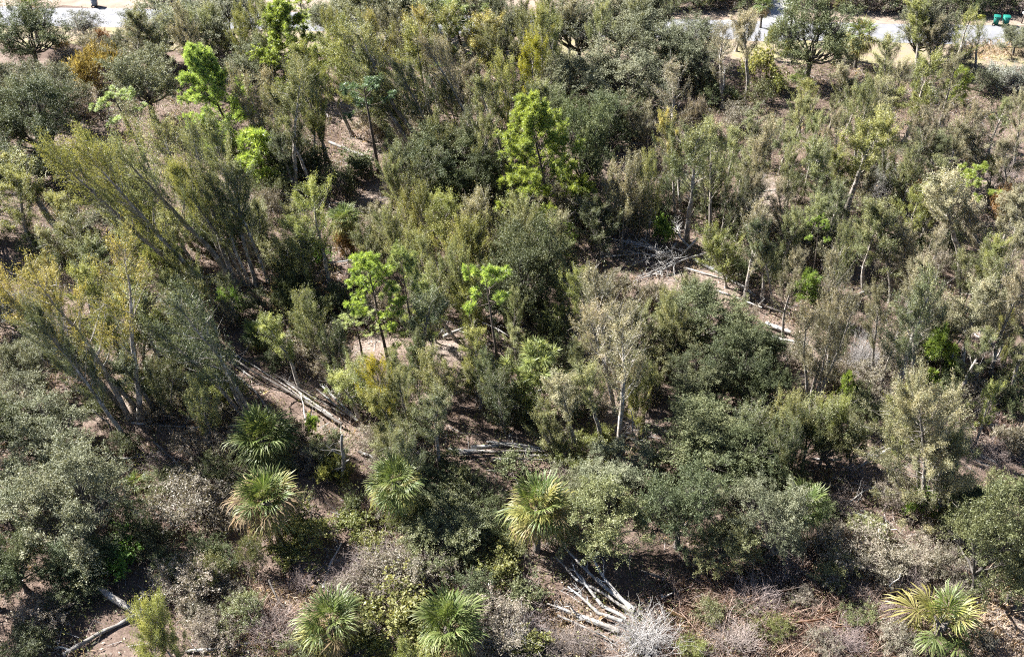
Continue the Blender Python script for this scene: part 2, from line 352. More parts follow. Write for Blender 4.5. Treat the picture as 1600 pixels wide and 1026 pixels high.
def dome_tree(seed, RA=3.0, RB=2.3, ZC=3.5, lobes=12, clumps=230, nl=80, LL=.125, LW=.048, trunk=True, squat=False, droop=0.0, fill=.2):
    """broad crown: limbs carry lobes, lobes carry clumps of small leaves"""
    rng = np.random.default_rng(seed); tr = MB(); cr = MB()
    cen = []
    lobes = int(lobes*1.5)
    for i in range(lobes):
        u = (i+.5)/lobes; z = 1-u*1.35 if not squat else 1-u*1.15
        rxy = math.sqrt(max(0, 1-min(1, abs(z))**2)); az = i*2.399+rng.normal()*.6; z += rng.normal()*.22
        k = rng.uniform(.42, 1.02)
        cen.append((np.array([math.cos(az)*rxy*RA*k, math.sin(az)*rxy*RA*k, ZC+z*RB*k]), RA*rng.uniform(.16, .38)))
    base = [np.array([0, 0, 0.])] if trunk else [np.array([rng.normal()*.3, rng.normal()*.3, 0]) for _ in range(5)]
    if trunk:
        T = np.array(wander(rng, (0, 0, -.05), (rng.normal()*.15, rng.normal()*.15, 1), ZC*.55, 5, .09))
        tube(tr, T, np.linspace(.085*RA, .055*RA, 6)*[1.35, 1, 1, 1, 1, 1], 8); top = T[-1]
    for c, r in cen:
        st = top if trunk else base[rng.integers(len(base))]
        mid = (st+c)/2+rng.normal(size=3)*.25+[0, 0, -.25]
        tt = np.linspace(0, 1, 7)[:, None]
        B = (1-tt)**2*st+2*tt*(1-tt)*mid+tt**2*c+rng.normal(size=(7, 3))*.06
        tube(tr, B, np.linspace(.034*RA, .010*RA, 7) if trunk else np.linspace(.014*RA, .006*RA, 7), 5, cap=False)
        for k in range(14):
            e = c+unit(rng.normal(size=3)+[0, 0, .4])*r*rng.uniform(.7, 1.45)
            tube(tr, [B[4], (B[4]+e)/2+rng.normal(size=3)*.12, e], [.009*RA, .006*RA, .003*RA], 3, cap=False)
    k_s = RA/3; lt = rng.uniform(.0, .85, lobes)
    for i in range(clumps):
        li = int(lobes*rng.random()**1.15); c, r = cen[li]
        d = unit(rng.normal(size=3)+[0, 0, .55])
        p = c+d*r*(rng.uniform(.6, 1.12) if rng.random() > fill else rng.uniform(.1, .6))
        ctint = .5*lt[li]+.5*rng.uniform(.1, .75)
        for q in range(3):                                # each clump is a few leafy sprays fanning outward
            dv = unit(d*.8+rng.normal(size=3)*.55+[0, 0, .15])
            p0 = p+rng.normal(size=3)*.16*k_s; Ls = rng.uniform(.4, 1.25)*(.5+.5*k_s)
            m = max(5, int(nl/3*rng.uniform(.5, 1.5))); t = rng.uniform(0, 1, (m, 1))
            C = p0+dv*t*Ls+rng.normal(size=(m, 3))*(.125-.055*t)*(.45+.55*k_s); C[:, 2] -= droop*.1
            C[:, 2] = np.maximum(C[:, 2], .05+.1*rng.random(m))
            axis = rng.normal(size=(m, 3))*.8+dv*.9; axis[:, 2] -= droop
            leaves(cr, rng, C, axis, LL, LW, .3, np.clip(ctint+rng.normal(size=m)*.2+.15*t[:, 0], 0, 1), d*.5)
    return tr.mesh('limb', B_OAK, True), cr.mesh('round_crown', LO['g'])

def pine_tree(seed, H=9.0, CR=1.9, bare=.30, nb=22, tufts=11, nd=60, NL=.25, ball=False):
    rng = np.random.default_rng(seed); tr = MB(); cr = MB()
    T = np.array(wander(rng, (0, 0, 0), (rng.normal()*.03, rng.normal()*.03, 1), H*.95, 12, .03, .03))
    tt = np.linspace(0, 1, 13); tube(tr, T, .0125*H*(1-tt)**.85+.018, 7)
    ends = [(T[-1], np.array([0, 0, 1.]))]
    for i in range(nb):
        t = bare+(1-bare)*(i+rng.uniform(0, .7))/nb
        p = np.array([np.interp(t, tt, T[:, k]) for k in range(3)])
        u = (t-bare)/(1-bare); az = i*2.399+rng.normal()*.4
        Lb = CR*(.55+.75*math.sin(math.pi*min(1, u*.75+.2)))*(1-.55*u**2.5)*rng.uniform(.65, 1.2)
        el = R(-8+50*u+rng.normal()*10)
        B = np.array(wander(rng, p, (math.cos(az)*math.cos(el), math.sin(az)*math.cos(el), math.sin(el)), Lb, 5, .12, .10))
        tube(tr, B, np.linspace(.03, .012, 6), 4, cap=False)
        for k in range(tufts):
            q = rng.uniform(.38, 1.0)**.7*5; a = min(4, int(q)); c = B[a]+(B[a+1]-B[a])*(q-a)
            d = unit(rng.normal(size=3)*.9+unit(B[5]-B[3])*.8+[0, 0, .55])
            e = c+d*rng.uniform(.12, .55)
            tube(tr, [c, e], [.012, .008], 3, cap=False); ends.append((e, d))
    for e, d in ends:
        dv = unit(rng.normal(size=(nd, 3))*.75+d*.75)
        L = NL*rng.uniform(.7, 1.2, (nd, 1)); sd = unit(np.cross(dv, rng.normal(size=(nd, 3))))*.013
        st = e+dv*.02-d*rng.uniform(0, .14, (nd, 1))
        V = np.stack([st-sd*.6, st+sd*.6, st+dv*L*.6+sd, st+dv*L-[0, 0, .02]], 1).reshape(-1, 3)
        f = np.arange(nd*4).reshape(-1, 4)
        cr.add(V, np.concatenate([f[:, [0, 1, 2]], f[:, [0, 2, 3]]]), np.repeat(np.clip(rng.uniform(.2, .75)+rng.normal(size=nd)*.2, 0, 1), 4))
    return tr.mesh('pine_trunk', B_PINE, True), cr.mesh('needles', M_NEEDLE['n'])

def frond_mesh(seed, droop=.5, LB=1.0, pet=.80):
    """fan leaf along +X: stalk, then a pleated blade of separate pointed segments"""
    rng = np.random.default_rng(seed); mb = MB(); n = 34
    xs = np.linspace(0, pet, 5); zz = -.10*(xs/pet)**2
    tube(mb, np.stack([xs, 0*xs, zz], 1), [.028, .022, .018, .015, .013], 3, tint=.85, cap=False)
    hub = np.array([pet, 0, -.10])
    for i in range(n):
        a = R(-128+256*i/(n-1)+rng.normal()*2); L = LB*(1-.30*(abs(a)/R(128))**2)*rng.uniform(.72, 1.12)
        d = np.array([math.cos(a), math.sin(a), 0]); fold = .16*abs(math.sin(a))
        sd = np.array([-d[1], d[0], 0]); up = np.array([0, 0, 1.])
        back = np.array([.22*max(0, math.cos(a)), 0, -.04])       # the midrib runs on into the blade
        h = hub+back*.7; w = L*.026*rng.uniform(.8, 1.2)
        p1 = h+d*L*.5+up*(fold*L*.5-.10*droop*L)
        p2 = h+d*L*.80+up*(fold*L*.5-(.36+rng.uniform(0, .12))*droop*L)
        p3 = h+d*L*(1.0-.12*droop)+sd*rng.normal()*.07*L+up*(fold*L*.3-(.70+rng.uniform(-.1, .5))*droop*L)
        tw = up*.5*w*(1 if i % 2 else -1)
        V = [h, p1+sd*w+tw, p1-sd*w-tw, p2+sd*w*.8, p2-sd*w*.8, p3]
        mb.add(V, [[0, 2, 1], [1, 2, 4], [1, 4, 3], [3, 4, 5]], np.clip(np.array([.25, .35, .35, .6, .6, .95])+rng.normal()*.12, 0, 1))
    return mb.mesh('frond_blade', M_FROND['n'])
FR_UP = [frond_mesh(900+i, .28) for i in range(4)]
FR_MID = [frond_mesh(910+i, .62) for i in range(4)]
FR_LOW = [frond_mesh(920+i, .95) for i in range(4)]

def twig_ball(seed, RA=1.6, n=150, levels=3, r=.013, spread=.9):
    """leafless shrub: arching stems that fork into fine twigs"""
    rng = np.random.default_rng(seed); mb = MB()
    def grow(p, d, L, r, lv):
        P = np.array(wander(rng, p, d, L, 4, .14, -.03)); tube(mb, P, np.linspace(r, r*.55, 5), 3, rng.uniform(.1, .95), cap=False)
        if lv > 0:
            for k in range(3):
                a = rng.integers(1, 5); grow(P[a], unit(P[a]-P[a-1])+rng.normal(size=3)*.5, L*rng.uniform(.4, .7), r*.6, lv-1)
    for i in range(n):
        az = rng.uniform(0, 6.283); el = R(rng.uniform(15, 85))
        d = np.array([math.cos(az)*math.cos(el)*spread, math.sin(az)*math.cos(el)*spread, math.sin(el)])
        grow(rng.normal(size=3)*[.25, .25, 0], d, RA*rng.uniform(.5, .85), r, levels-1)
    return mb.mesh('twigs', B_TWIG)

def limb_parts(rng, P, r0, r1, subs=6, sub_len=.4, lv=2, side=7):
    """a dead stem along points P with side branches: (stem mesh collector, branch mesh collector)"""
    P = np.array([tuple(p) for p in P], float)
    k = max(8, len(P)*4); t = np.linspace(0, 1, k); src = np.linspace(0, 1, len(P))
    Q = np.stack([np.interp(t, src, P[:, i]) for i in range(3)], 1)
    L = np.linalg.norm(P[-1]-P[0]); w = rng.normal(size=(k, 3))*.012*L**.5; w[:, 2] *= .5
    Q += np.stack([np.convolve(w[:, i], [.25, .5, .25], 'same') for i in range(3)], 1)
    a = MB(); b = MB(); tube(a, Q, (r0+(r1-r0)*t**.85)*(1+.10*rng.normal(size=k)), side, rng.uniform(.3, .7))
    def grow(p, d, L_, r, n):
        B = np.array(wander(rng, p, d, L_, 5, .17)); B[:, 2] = np.maximum(B[:, 2], .02)
        tube(b, B, np.linspace(r, r*.4, 6), 4, rng.uniform(.2, .9), cap=False)
        if n > 0:
            for _ in range(3):
                i = rng.integers(1, 6); grow(B[i], unit(B[i]-B[i-1])+rng.normal(size=3)*.55, L_*rng.uniform(.35, .65), r*.55, n-1)
    for i in range(subs):
        q = rng.uniform(.35, 1.0); j = min(k-2, int(q*(k-1))); d = unit(Q[j+1]-Q[j])
        grow(Q[j], d*.8+rng.normal(size=3)*.6+[0, 0, .2], L*sub_len*rng.uniform(.4, 1.0), max(.012, (r0+(r1-r0)*q)*.5), lv-1)
    return a, b

SLIM = [slim_tree(10+i, nl=165, nb=[34, 30, 38, 28, 34, 30][i % 6], CR=[1.9, 1.6, 2.2, 1.7, 2.0, 1.5][i % 6], bare=[.34, .42, .28, .38, .24, .45][i % 6]) for i in range(6)]
SLIM += [slim_tree(30+i, H=10, CR=1.5, nb=52, bare=.22, stems=3, per=3, nl=120) for i in range(2)]
SPARSE = [slim_tree(40+i, H=11, CR=1.9, nb=30, bare=.30, per=3, nl=84) for i in range(4)]
LOOSE = [slim_tree(60+i, H=12, CR=1.9, nb=36, bare=.32, per=3, nl=88, stems=1+i % 2) for i in range(4)]
CONE = slim_tree(70, H=11, CR=3.1, nb=95, bare=.05, per=5, nl=150, elr=(-5, 38))
BUSHY = [slim_tree(50+i, H=6, CR=1.7, nb=30, bare=.08, per=3, nl=150, stems=2) for i in range(3)]
OAK = [dome_tree(100+i, lobes=[12, 14, 10, 13, 11][i], clumps=[190, 210, 175, 200, 185][i], nl=200) for i in range(5)]
SHRUB = [dome_tree(200+i, RA=1.6, RB=1.1, ZC=.95, lobes=10, clumps=85, nl=100, LL=.13, LW=.04, trunk=False, squat=True) for i in range(4)]
BROAD = [dome_tree(300+i, RA=1.5, RB=1.1, ZC=1.0, lobes=9, clumps=80, nl=36, LL=.17, LW=.10, trunk=False, squat=True) for i in range(2)]
GRASSY = [dome_tree(320+i, RA=1.5, RB=.8, ZC=.6, lobes=8, clumps=80, nl=60, LL=.34, LW=.035, trunk=False, squat=True, droop=-.9) for i in range(2)]
PINE = [pine_tree(400+i, nb=[34, 30, 38][i], CR=[2.1, 1.8, 2.3][i], bare=[.34, .45, .22][i]) for i in range(3)]
PINE_DENSE = [pine_tree(410, nb=84, CR=2.45, bare=.06, tufts=22, nd=40, NL=.26)]
PINE_TOP = [pine_tree(420+i, nb=11, CR=1.6, bare=.72, tufts=10) for i in range(2)]
PINE_BABY = [pine_tree(440+i, H=2.4, CR=.75, bare=.12, nb=16, tufts=5, NL=.30) for i in range(2)]
TWIG = [twig_ball(500+i) for i in range(3)]

# ------------------------------------------------------------------ planting
THINGS = []          # (object, noun, look, picture place, given label or None)
MARKS = []           # (phrase, place) of unmistakable things, for telling the others apart
rnd = random.Random(11)
def thing_note(o, noun, look, p, label, cat, group=None, mark=None):
    o['category'] = cat
    if label: o['label'] = label
    if group: o['group'] = group
    THINGS.append([o, noun, look, p, label])
    if mark: MARKS.append((mark, p, o))

def plant(name, pair, B, quat, scl, leafmat=None, barkmat=None, crown='crown', stem='trunk'):
    e = empty(name, B); e.rotation_euler = quat.to_euler(); e.scale = scl
    for nm, me, mt in ((stem, pair[0], barkmat), (crown, pair[1], leafmat)):
        if me is None: continue
        o = link(nm, me, e)
        if mt is not None: o.material_slots[0].link = 'OBJECT'; o.material_slots[0].material = mt
    return e
def lean_quat(v, spin):
    return Vector((0, 0, 1)).rotation_difference(v.normalized()) @ Quaternion((0, 0, 1), spin)

TONE = {'y': 'yellow-tipped', 'o': 'olive-green', 'g': 'grey-tan', 'd': 'dark green', 'r': 'orange-tinged', 'b': 'bright yellow-green'}
SLIM_DIM = [(11, [1.9, 1.6, 2.2, 1.7, 2.0, 1.5][i]) for i in range(6)]+[(10, 1.9)]*2
def slim(xt, yt, xb, yb, w, tone, style='', label=None, mark=None):
    B = G(xb, yb); top = on_plane(xt, yt, B.y); v = top-B; h = v.length
    if style == 's' or (style == '' and tone == 'g' and rnd.random() < .2): k = rnd.randrange(4); pair = SPARSE[k]; H0, C0 = 11, 1.9
    elif style == '' and h > 12: k = rnd.randrange(4); pair = LOOSE[k]; H0, C0 = 12, 1.9
    elif style == 'c': pair = CONE; H0, C0 = 11, 3.0
    elif style == 'b': k = rnd.randrange(3); pair = BUSHY[k]; H0, C0 = 6, 1.4
    else:
        k = rnd.randrange(8) if h < 13 else rnd.randrange(6); pair = SLIM[k]; H0, C0 = SLIM_DIM[k]
    s = scale_at((B+top)/2); ra = w/2/s
    k2 = ra/(C0*1.08); kz = h/H0*1.0
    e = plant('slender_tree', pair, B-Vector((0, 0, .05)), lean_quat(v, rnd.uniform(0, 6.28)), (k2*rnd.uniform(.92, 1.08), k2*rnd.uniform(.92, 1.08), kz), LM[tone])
    size = 'tall ' if h > 12.5 else ('young ' if h < 5.2 else '')
    ln = 'leaning ' if abs(math.degrees(math.atan2(v.x, v.z))) > 13 else ''
    mid = B+v*.68; p = proj(mid)[:2]
    thing_note(e, 'slender tree', f'{size}{ln}{TONE[tone]} slender tree', p, label, 'tree', 'slender trees across the wooded lot', mark)
    return e
def slim_auto(xt, yt, h, w, tone, style='', label=None, mark=None):
    if hides(xt, yt+h*.45, w, h*.9, yt+h, .5 if style == 'b' else .35): return
    if tone == 'g' and rnd.random() < .35: tone = rnd.choice('oy')
    h *= rnd.choice((.75, 1.0, 1.1, 1.2, 1.4)); w *= rnd.uniform(.72, 1.08); xb = xt-(xt-800)*h/2400+.07*h+rnd.gauss(0, .07)*h
    return slim(xt, yt, xb, yt+h, w, tone, style, label, mark)

OTONE = {'g': 'grey-green', 'd': 'dark green', 'o': 'olive', 'w': 'silvery grey', 't': 'grey-brown', 'y': 'yellow-green', 'n': 'fresh green', 'a': 'golden', 'k': 'rusty brown'}
def fit(cx, cy, w, h, zfac):
    z = 1.0
    for _ in range(8):
        P = G(cx, cy, z); u, v, dp = proj(P); s = F/dp
        a = w/2/s; dep = math.atan2(CH-z, math.hypot(P.x, P.y)); hv = h/2/s
        b = math.sqrt(max(.0, hv*hv-(a*math.sin(dep))**2))/math.cos(dep)
        b = min(max(b, .55*a), 1.7*a); z = zfac*b
    return P, a, b, z
def oak(cx, cy, w, h, tone, label=None, mark=None):
    if label is None and hides(cx, cy, w, h, cy+h*.5, .35): return
    P, a, b, z = fit(cx, cy, w, h, 1.28); k = rnd.randrange(5); Y1 = road_y(P.x)-5.5
    if P.y > Y1 and cy > -40: P = on_plane(cx, cy, Y1); z = P.z
    e = plant('oak_tree', OAK[k], (P.x, P.y, -.03), Quaternion((0, 0, 1), rnd.uniform(0, 6.28)), (a/2.8*rnd.uniform(.88, 1.12), a/2.8*rnd.uniform(.88, 1.12), z/3.6), LO[tone])
    size = 'large ' if a > 3.6 else ('small ' if a < 1.9 else '')
    thing_note(e, 'round-crowned tree', f'{size}{OTONE[tone]} round-crowned tree', (cx, cy), label, 'tree', 'round-crowned trees across the wooded lot', mark)
def shrub(cx, cy, w, h, tone, style='s', label=None, mark=None):
    if label is None and hides(cx, cy, w, h, cy+h*.35, .5): return
    P, a, b, z = fit(cx, cy, w, h, .8)
    T = {'s': SHRUB, 'l': BROAD, 'h': GRASSY}[style]; R0 = {'s': 1.72, 'l': 1.55, 'h': 1.6}[style]; Z0 = {'s': .95, 'l': 1.0, 'h': .6}[style]
    k = rnd.randrange(len(T))
    e = plant('grass_clump' if style == 'h' else 'shrub', T[k], (P.x, P.y, -.02), Quaternion((0, 0, 1), rnd.uniform(0, 6.28)), (a/R0, a/R0, z/Z0), LO[tone], B_TWIGB, 'foliage', 'stems')
    nn = {'s': 'shrub', 'l': 'broad-leaved shrub', 'h': 'grass clump'}[style]
    size = 'large ' if a > 2.6 else ('small ' if a < 1.0 else '')
    thing_note(e, nn, f'{size}{OTONE[tone]} {nn}', (cx, cy), label, 'grass' if style == 'h' else 'shrub', {'s': 'shrubs of the understorey', 'l': 'broad-leaved shrubs', 'h': 'grass clumps'}[style], mark)
def pine(xt, yt, xb, yb, w, tone, style, label, mark=None):
    B = G(xb, yb); top = on_plane(xt, yt, B.y); v = top-B; h = v.length
    T, H0, C0 = {'f': (PINE, 9, 2.1), 'd': (PINE_DENSE, 9, 2.5), 't': (PINE_TOP, 9, 1.35), 'b': (PINE_BABY, 2.4, .8)}[style]
    k = rnd.randrange(len(T)); s = scale_at((B+top)/2); k2 = w/2/s/C0
    e = plant('pine_tree', T[k], B-Vector((0, 0, .05)), lean_quat(v, rnd.uniform(0, 6.28)), (k2, k2, h/H0), M_NEEDLE[tone], None, 'needles')
    thing_note(e, 'pine', 'green pine', proj(B+v*.75)[:2], label, 'tree', 'pines standing among the trees', mark)

def palm(cx, cy, w, trunk_h, label, mark=None, lean=(0, 0), nf=34, dead=.34, tone_up='n', tuft=False, seed=0):
    rng = np.random.default_rng(seed+cx*7+cy)
    P = G(cx, cy, trunk_h*.97); s = scale_at(P); Rr = w/2/s
    kf = Rr/1.8*rng.uniform(.94, 1.04)
    base = Vector((P.x+lean[0], P.y+lean[1], 0))
    e = empty('palmetto' if tuft else 'palm_tree', base)
    topv = Vector((P.x, P.y, trunk_h))-base
    if not tuft: e.rotation_euler = (rng.normal()*.07, rng.normal()*.07, 0)
    if not tuft:
        tb = MB(); k = 9; t = np.linspace(0, 1, k)
        pts = np.stack([topv.x*t**1.3, topv.y*t**1.3, topv.z*t], 1)
        rad = .17*kf*(1+.12*np.sin(t*23)+.35*(t > .75)); rad[0] *= 1.25
        tube(tb, pts, rad, 9)
        o = tb.build('trunk', B_PALM, e, True)
        bt = MB()                                   # cut leaf bases clasping the trunk under the crown
        for i in range(26):
            zz = rng.uniform(.45, .99); az = i*2.4
            c = np.array([topv.x*zz**1.3, topv.y*zz**1.3, topv.z*zz]); d = np.array([math.cos(az), math.sin(az), .9]); d /= np.linalg.norm(d)
            tube(bt, [c+d*.10*kf, c+d*.36*kf], [.05*kf, .035*kf], 4, rng.random())
        bt.build('leaf_bases', B_PALM, o)
    nf = int(nf*(1.3 if not tuft else 1))
    for i in range(nf):
        u = (i+.5)/nf; az = i*2.39996+rng.normal()*.18
        el = (84-138*u**.95 if not tuft else 74-62*u)+rng.normal()*12
        me = (FR_UP if u < .35 else FR_MID if u < .72 else FR_LOW)[rng.integers(4)]
        o = link('frond', me, e)
        dd = u > 1-dead and not tuft
        o.material_slots[0].link = 'OBJECT'
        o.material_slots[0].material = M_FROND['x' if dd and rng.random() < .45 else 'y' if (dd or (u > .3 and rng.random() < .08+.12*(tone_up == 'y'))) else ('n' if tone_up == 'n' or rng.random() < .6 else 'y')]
        q = Quaternion((0, 0, 1), az) @ Quaternion((0, 1, 0), -R(el)) @ Quaternion((1, 0, 0), rng.normal()*.25)
        o.rotation_mode = 'QUATERNION'; o.rotation_quaternion = q
        o.location = topv+Vector((0, 0, (.12-.32*u)*kf)) if not tuft else Vector((0, 0, .05))
        sc = kf*rng.uniform(.85, 1.1)*(.82 if u < .12 else 1); o.scale = (sc, sc, sc)
    thing_note(e, 'palmetto' if tuft else 'palm', 'palm', (cx, cy), label, 'palm', 'palms and palmettos', mark)

def stem_thing(name, pix, r0, r1, mat, label=None, cat='log', zs=None, subs=0, sub_len=.35, lv=2, seed=0, mark=None, group='fallen logs and dead branches'):
    """a dead stem through ground pixels pix; zs lifts its points off the ground"""
    rng = np.random.default_rng(1000+seed+int(pix[0][0])*3+int(pix[0][1]))
    zs = zs or [max(r0, .08)]*len(pix)
    Q = [G(x, y, z) for (x, y), z in zip(pix, zs)]
    e = empty(name, (Q[0].x, Q[0].y, 0)); o0 = Vector((Q[0].x, Q[0].y, 0))
    a, b = limb_parts(rng, [q-o0 for q in Q], r0, r1, subs, sub_len, lv)
    a.build('stem', mat, e, True)
    if b.n: b.build('branches', mat, e, True)
    m = len(pix)//2; pp = ((pix[0][0]+pix[-1][0])/2, (pix[0][1]+pix[-1][1])/2)
    thing_note(e, 'log', 'thin grey fallen pole' if r0 < .1 else 'grey fallen log', pp, label, cat, group, mark)
    return e

LOGS = [
 ([(700, 702), (780, 708), (858, 712)], .13, .11, B_DEAD, 'lowest straight log of the horizontal bundle in the lower middle', [.12, .12, .12], 0),
 ([(712, 708), (800, 704), (852, 706)], .09, .07, B_DARK, 'dark log lying on top of the horizontal bundle', [.3, .32, .3], 0),
 ([(735, 698), (800, 694), (856, 702)], .12, .08, B_DEAD, 'slightly tilted pale log at the back of the horizontal bundle', [.2, .25, .2], 0),
 ([(764, 690), (810, 698), (845, 704)], .07, .05, B_DEAD, 'short thin pole slanting across the horizontal bundle', [.5, .42, .35], 2),
 ([(745, 836), (732, 805), (712, 780)], .12, .05, B_DEAD, 'pale crooked leaning stem right of the slim-trunked palm', [.1, .6, 1.2], 0),
 ([(505, 918), (516, 880), (533, 848)], .09, .04, B_DEAD, 'thin pale branch sloping up out of the bare brush', [.1, .3, .5], 2),
 ([(535, 662), (470, 622), (400, 582), (332, 540)], .10, .05, B_DARK, 'longest dark fallen pole slanting above the full round palm', [.15, .4, .7, 1.0], 2),
 ([(520, 650), (470, 615), (452, 600), (440, 592)], .09, .06, B_LOG, 'grey pole beside the longest dark pole', [.15, .3, .35, .4], 3),
 ([(425, 650), (398, 610), (362, 580), (330, 555)], .10, .04, B_LOG, 'slim grey pole slanting behind the full round palm', [.1, .4, .6, .9], 2),
 ([(560, 657), (530, 628), (500, 600)], .10, .07, B_DEAD, 'whitish split log beside the vivid yellow sapling', [.12, .25, .3], 3),
 ([(552, 652), (526, 634), (495, 608)], .08, .05, B_DEAD, 'thinner whitish pole next to the split log', [.1, .2, .3], 0),
 ([(478, 660), (474, 632), (470, 615)], .05, .03, B_DEAD, 'short upright pale stick above the pine seedling', [.1, .4, .6], 0),
 ([(205, 660), (255, 664), (305, 668), (375, 666)], .09, .05, B_DEAD, 'pale crooked branch lying across the litter at left', [.1, .12, .1, .14], 2),
 ([(160, 715), (200, 716), (232, 712)], .07, .04, B_LOG, 'short grey branch below the pale leaning trunk at left', [.1, .1, .15], 5),
 ([(1082, 404), (1120, 424), (1165, 450), (1180, 462)], .15, .10, B_DEAD, 'stout pale log pointing away from the branch heap', [.18, .16, .14, .12], 1),
 ([(1070, 418), (1110, 430), (1145, 440)], .07, .04, B_DEAD, 'thin pale pole parallel to the stout log', [.1, .1, .1], 1),
 ([(1196, 504), (1216, 512), (1236, 519)], .15, .13, B_DEAD, 'short white log, upper one of the pair beside the dark oaks', [.16, .16, .15], 0),
 ([(1184, 520), (1224, 531), (1262, 538)], .13, .10, B_DEAD, 'long white log, lower one of the pair beside the dark oaks', [.14, .14, .13], 0),
 ([(1320, 468), (1345, 458), (1385, 441)], .10, .07, B_DEAD, 'straight white pole lying in the right stand', [.3, .35, .4], 0),
 ([(1322, 473), (1336, 466), (1350, 462)], .08, .06, B_DEAD, 'shorter white pole beneath the straight white pole', [.15, .15, .15], 0),
 ([(1528, 662), (1565, 664), (1605, 666)], .11, .09, B_DEAD, 'pale log at the right edge, upper of two', [.13, .13, .13], 0),
 ([(1540, 668), (1570, 671), (1605, 674)], .09, .08, B_LOG, 'grey log at the right edge, lower of two', [.1, .1, .1], 0),
 ([(1502, 698), (1530, 710), (1556, 722)], .11, .08, B_DEAD, 'pale log sloping down right of the broad drooping tan tree', [.12, .12, .12], 2),
 ([(1505, 712), (1525, 720), (1545, 728)], .10, .08, B_LOG, 'grey log just under the sloping pale log', [.1, .1, .1], 1),
 ([(1395, 698), (1360, 718), (1326, 738)], .13, .06, B_DEAD, 'white broken limb left of the broad drooping tan tree', [1.0, .7, .3], 6),
 ([(1349, 706), (1366, 716), (1386, 726)], .14, .12, B_DEAD, 'short thick white stub crossing the broken limb', [.9, .8, .7], 0),
 ([(1400, 752), (1350, 766), (1310, 800)], .08, .03, B_DEAD, 'spreading pale dead bough below the broad drooping tan tree', [.8, .6, .2], 9),
 ([(1305, 798), (1345, 804), (1386, 822)], .12, .08, B_DEAD, 'curved pale branch lying under the broad drooping tan tree', [.15, .25, .12], 3),
 ([(1278, 752), (1305, 760), (1335, 766)], .11, .09, B_DARK, 'dark log in the shade near the half-hidden palm', [.12, .12, .12], 0),
 ([(1268, 716), (1290, 718), (1315, 718)], .08, .07, B_LOG, 'grey log in deep shade above the half-hidden palm', [.12, .12, .12], 0),
 ([(692, 526), (735, 508), (776, 488)], .12, .08, B_DEAD, 'bleached broken trunk behind the bare-stemmed pine', [.3, .5, .8], 7),
 ([(740, 500), (775, 512), (795, 525)], .07, .04, B_DEAD, 'bleached side limb beside the bare-stemmed pine', [.5, .5, .3], 4),
 ([(680, 528), (690, 518), (702, 516)], .06, .03, B_DEAD, 'small white forked branch on the litter in mid picture', [.1, .4, .3], 8),
 ([(582, 248), (548, 236), (514, 222)], .17, .12, B_LOG, 'grey log lying under the bluish pine', [.18, .2, .25], 1),
 ([(862, 284), (905, 286), (952, 291)], .14, .10, B_LOG, 'shaded log right of the dense bright pine', [.15, .15, .15], 2),
 ([(972, 224), (985, 222), (1000, 228)], .08, .05, B_DEAD, 'short white branch in the dark upper middle gap', [.2, .3, .15], 4),
 ([(512, 411), (540, 408), (560, 404)], .07, .04, B_DEAD, 'thin white branch at the foot of the yellow-topped grey trunk', [.3, .3, .3], 3),
 ([(312, 434), (345, 430), (376, 427)], .10, .08, B_DEAD, 'white log at the foot of the leaning left group', [.12, .12, .12], 1),
 ([(318, 442), (335, 440), (348, 443)], .12, .10, B_DEAD, 'short white log piece near the leaning left group', [.12, .12, .12], 0),
 ([(380, 447), (405, 443), (428, 440)], .08, .06, B_LOG, 'grey pole below the trunk cluster at left', [.15, .15, .15], 0),
 ([(100, 1022), (150, 992), (205, 965), (236, 944)], .13, .10, B_LOG, 'pale curved log in the lower left corner', [.15, .2, .3, .35], 2),
 ([(152, 916), (182, 938), (212, 955)], .16, .20, B_LOG, 'thick blue-grey log end in the lower left shade', [.9, .5, .25], 0),
 ([(290, 1018), (345, 1012), (400, 1002), (430, 1000)], .08, .06, B_DEAD, 'thin white branch along the bottom edge at left', [.12, .15, .15, .12], 3),
 ([(85, 1012), (95, 1010), (112, 1016)], .08, .05, B_DEAD, 'short white stick at the foot of the pale curved log', [.1, .15, .1], 1),
 ([(1042, 938), (1034, 934), (1050, 926)], .10, .03, B_LOG, 'grey broken stump end above the bleached white bush', [.1, .5, .9], 1),
 ([(960, 672), (985, 685), (1010, 697)], .08, .06, B_LOG, 'grey pole on the pink litter right of the pale central tree', [.1, .1, .1], 0),
 ([(830, 614), (850, 608), (884, 602)], .07, .05, B_DEAD, 'thin white pole right below the low bushy young pine', [1.2, 1.2, 1.3], 0),
 ([(420, 905), (435, 940), (465, 968)], .06, .03, B_DARK, 'thin dark bent stem left of the drooping bottom palm', [.8, .4, .1], 1),
 ([(1080, 492), (1095, 485), (1112, 472)], .08, .05, B_DEAD, 'white sticks crossing on red litter above the dark oaks', [.15, .2, .15], 6),
]
KEEP = []                       # spots where the photo shows wood or litter lying open: nothing tall is planted in front of them
for q, *_ in LOGS:
    for (x0, y0), (x1, y1) in zip(q[:-1], q[1:]):
        n = max(1, int(math.hypot(x1-x0, y1-y0)/10)); KEEP += [(x0+(x1-x0)*t/n, y0+(y1-y0)*t/n) for t in range(n+1)]
KEEP += [(x, y) for x in range(940, 1110, 16) for y in (378, 392, 406, 420, 434)]+[(x, y) for x in range(860, 1000, 14) for y in (865, 882, 900, 930, 955)]
KEEP += [(u, v) for u, v, a, b in PALE]+[(1380, 275), (1380, 295), (1345, 540), (1350, 560), (541, 345), (400, 520), (1250, 785)]
def hides(cx, cy, w, h, foot, lim):
    return any(foot > v+3 and ((u-cx)/(w/2))**2+((v-cy)/(h/2))**2 < lim for u, v in KEEP)

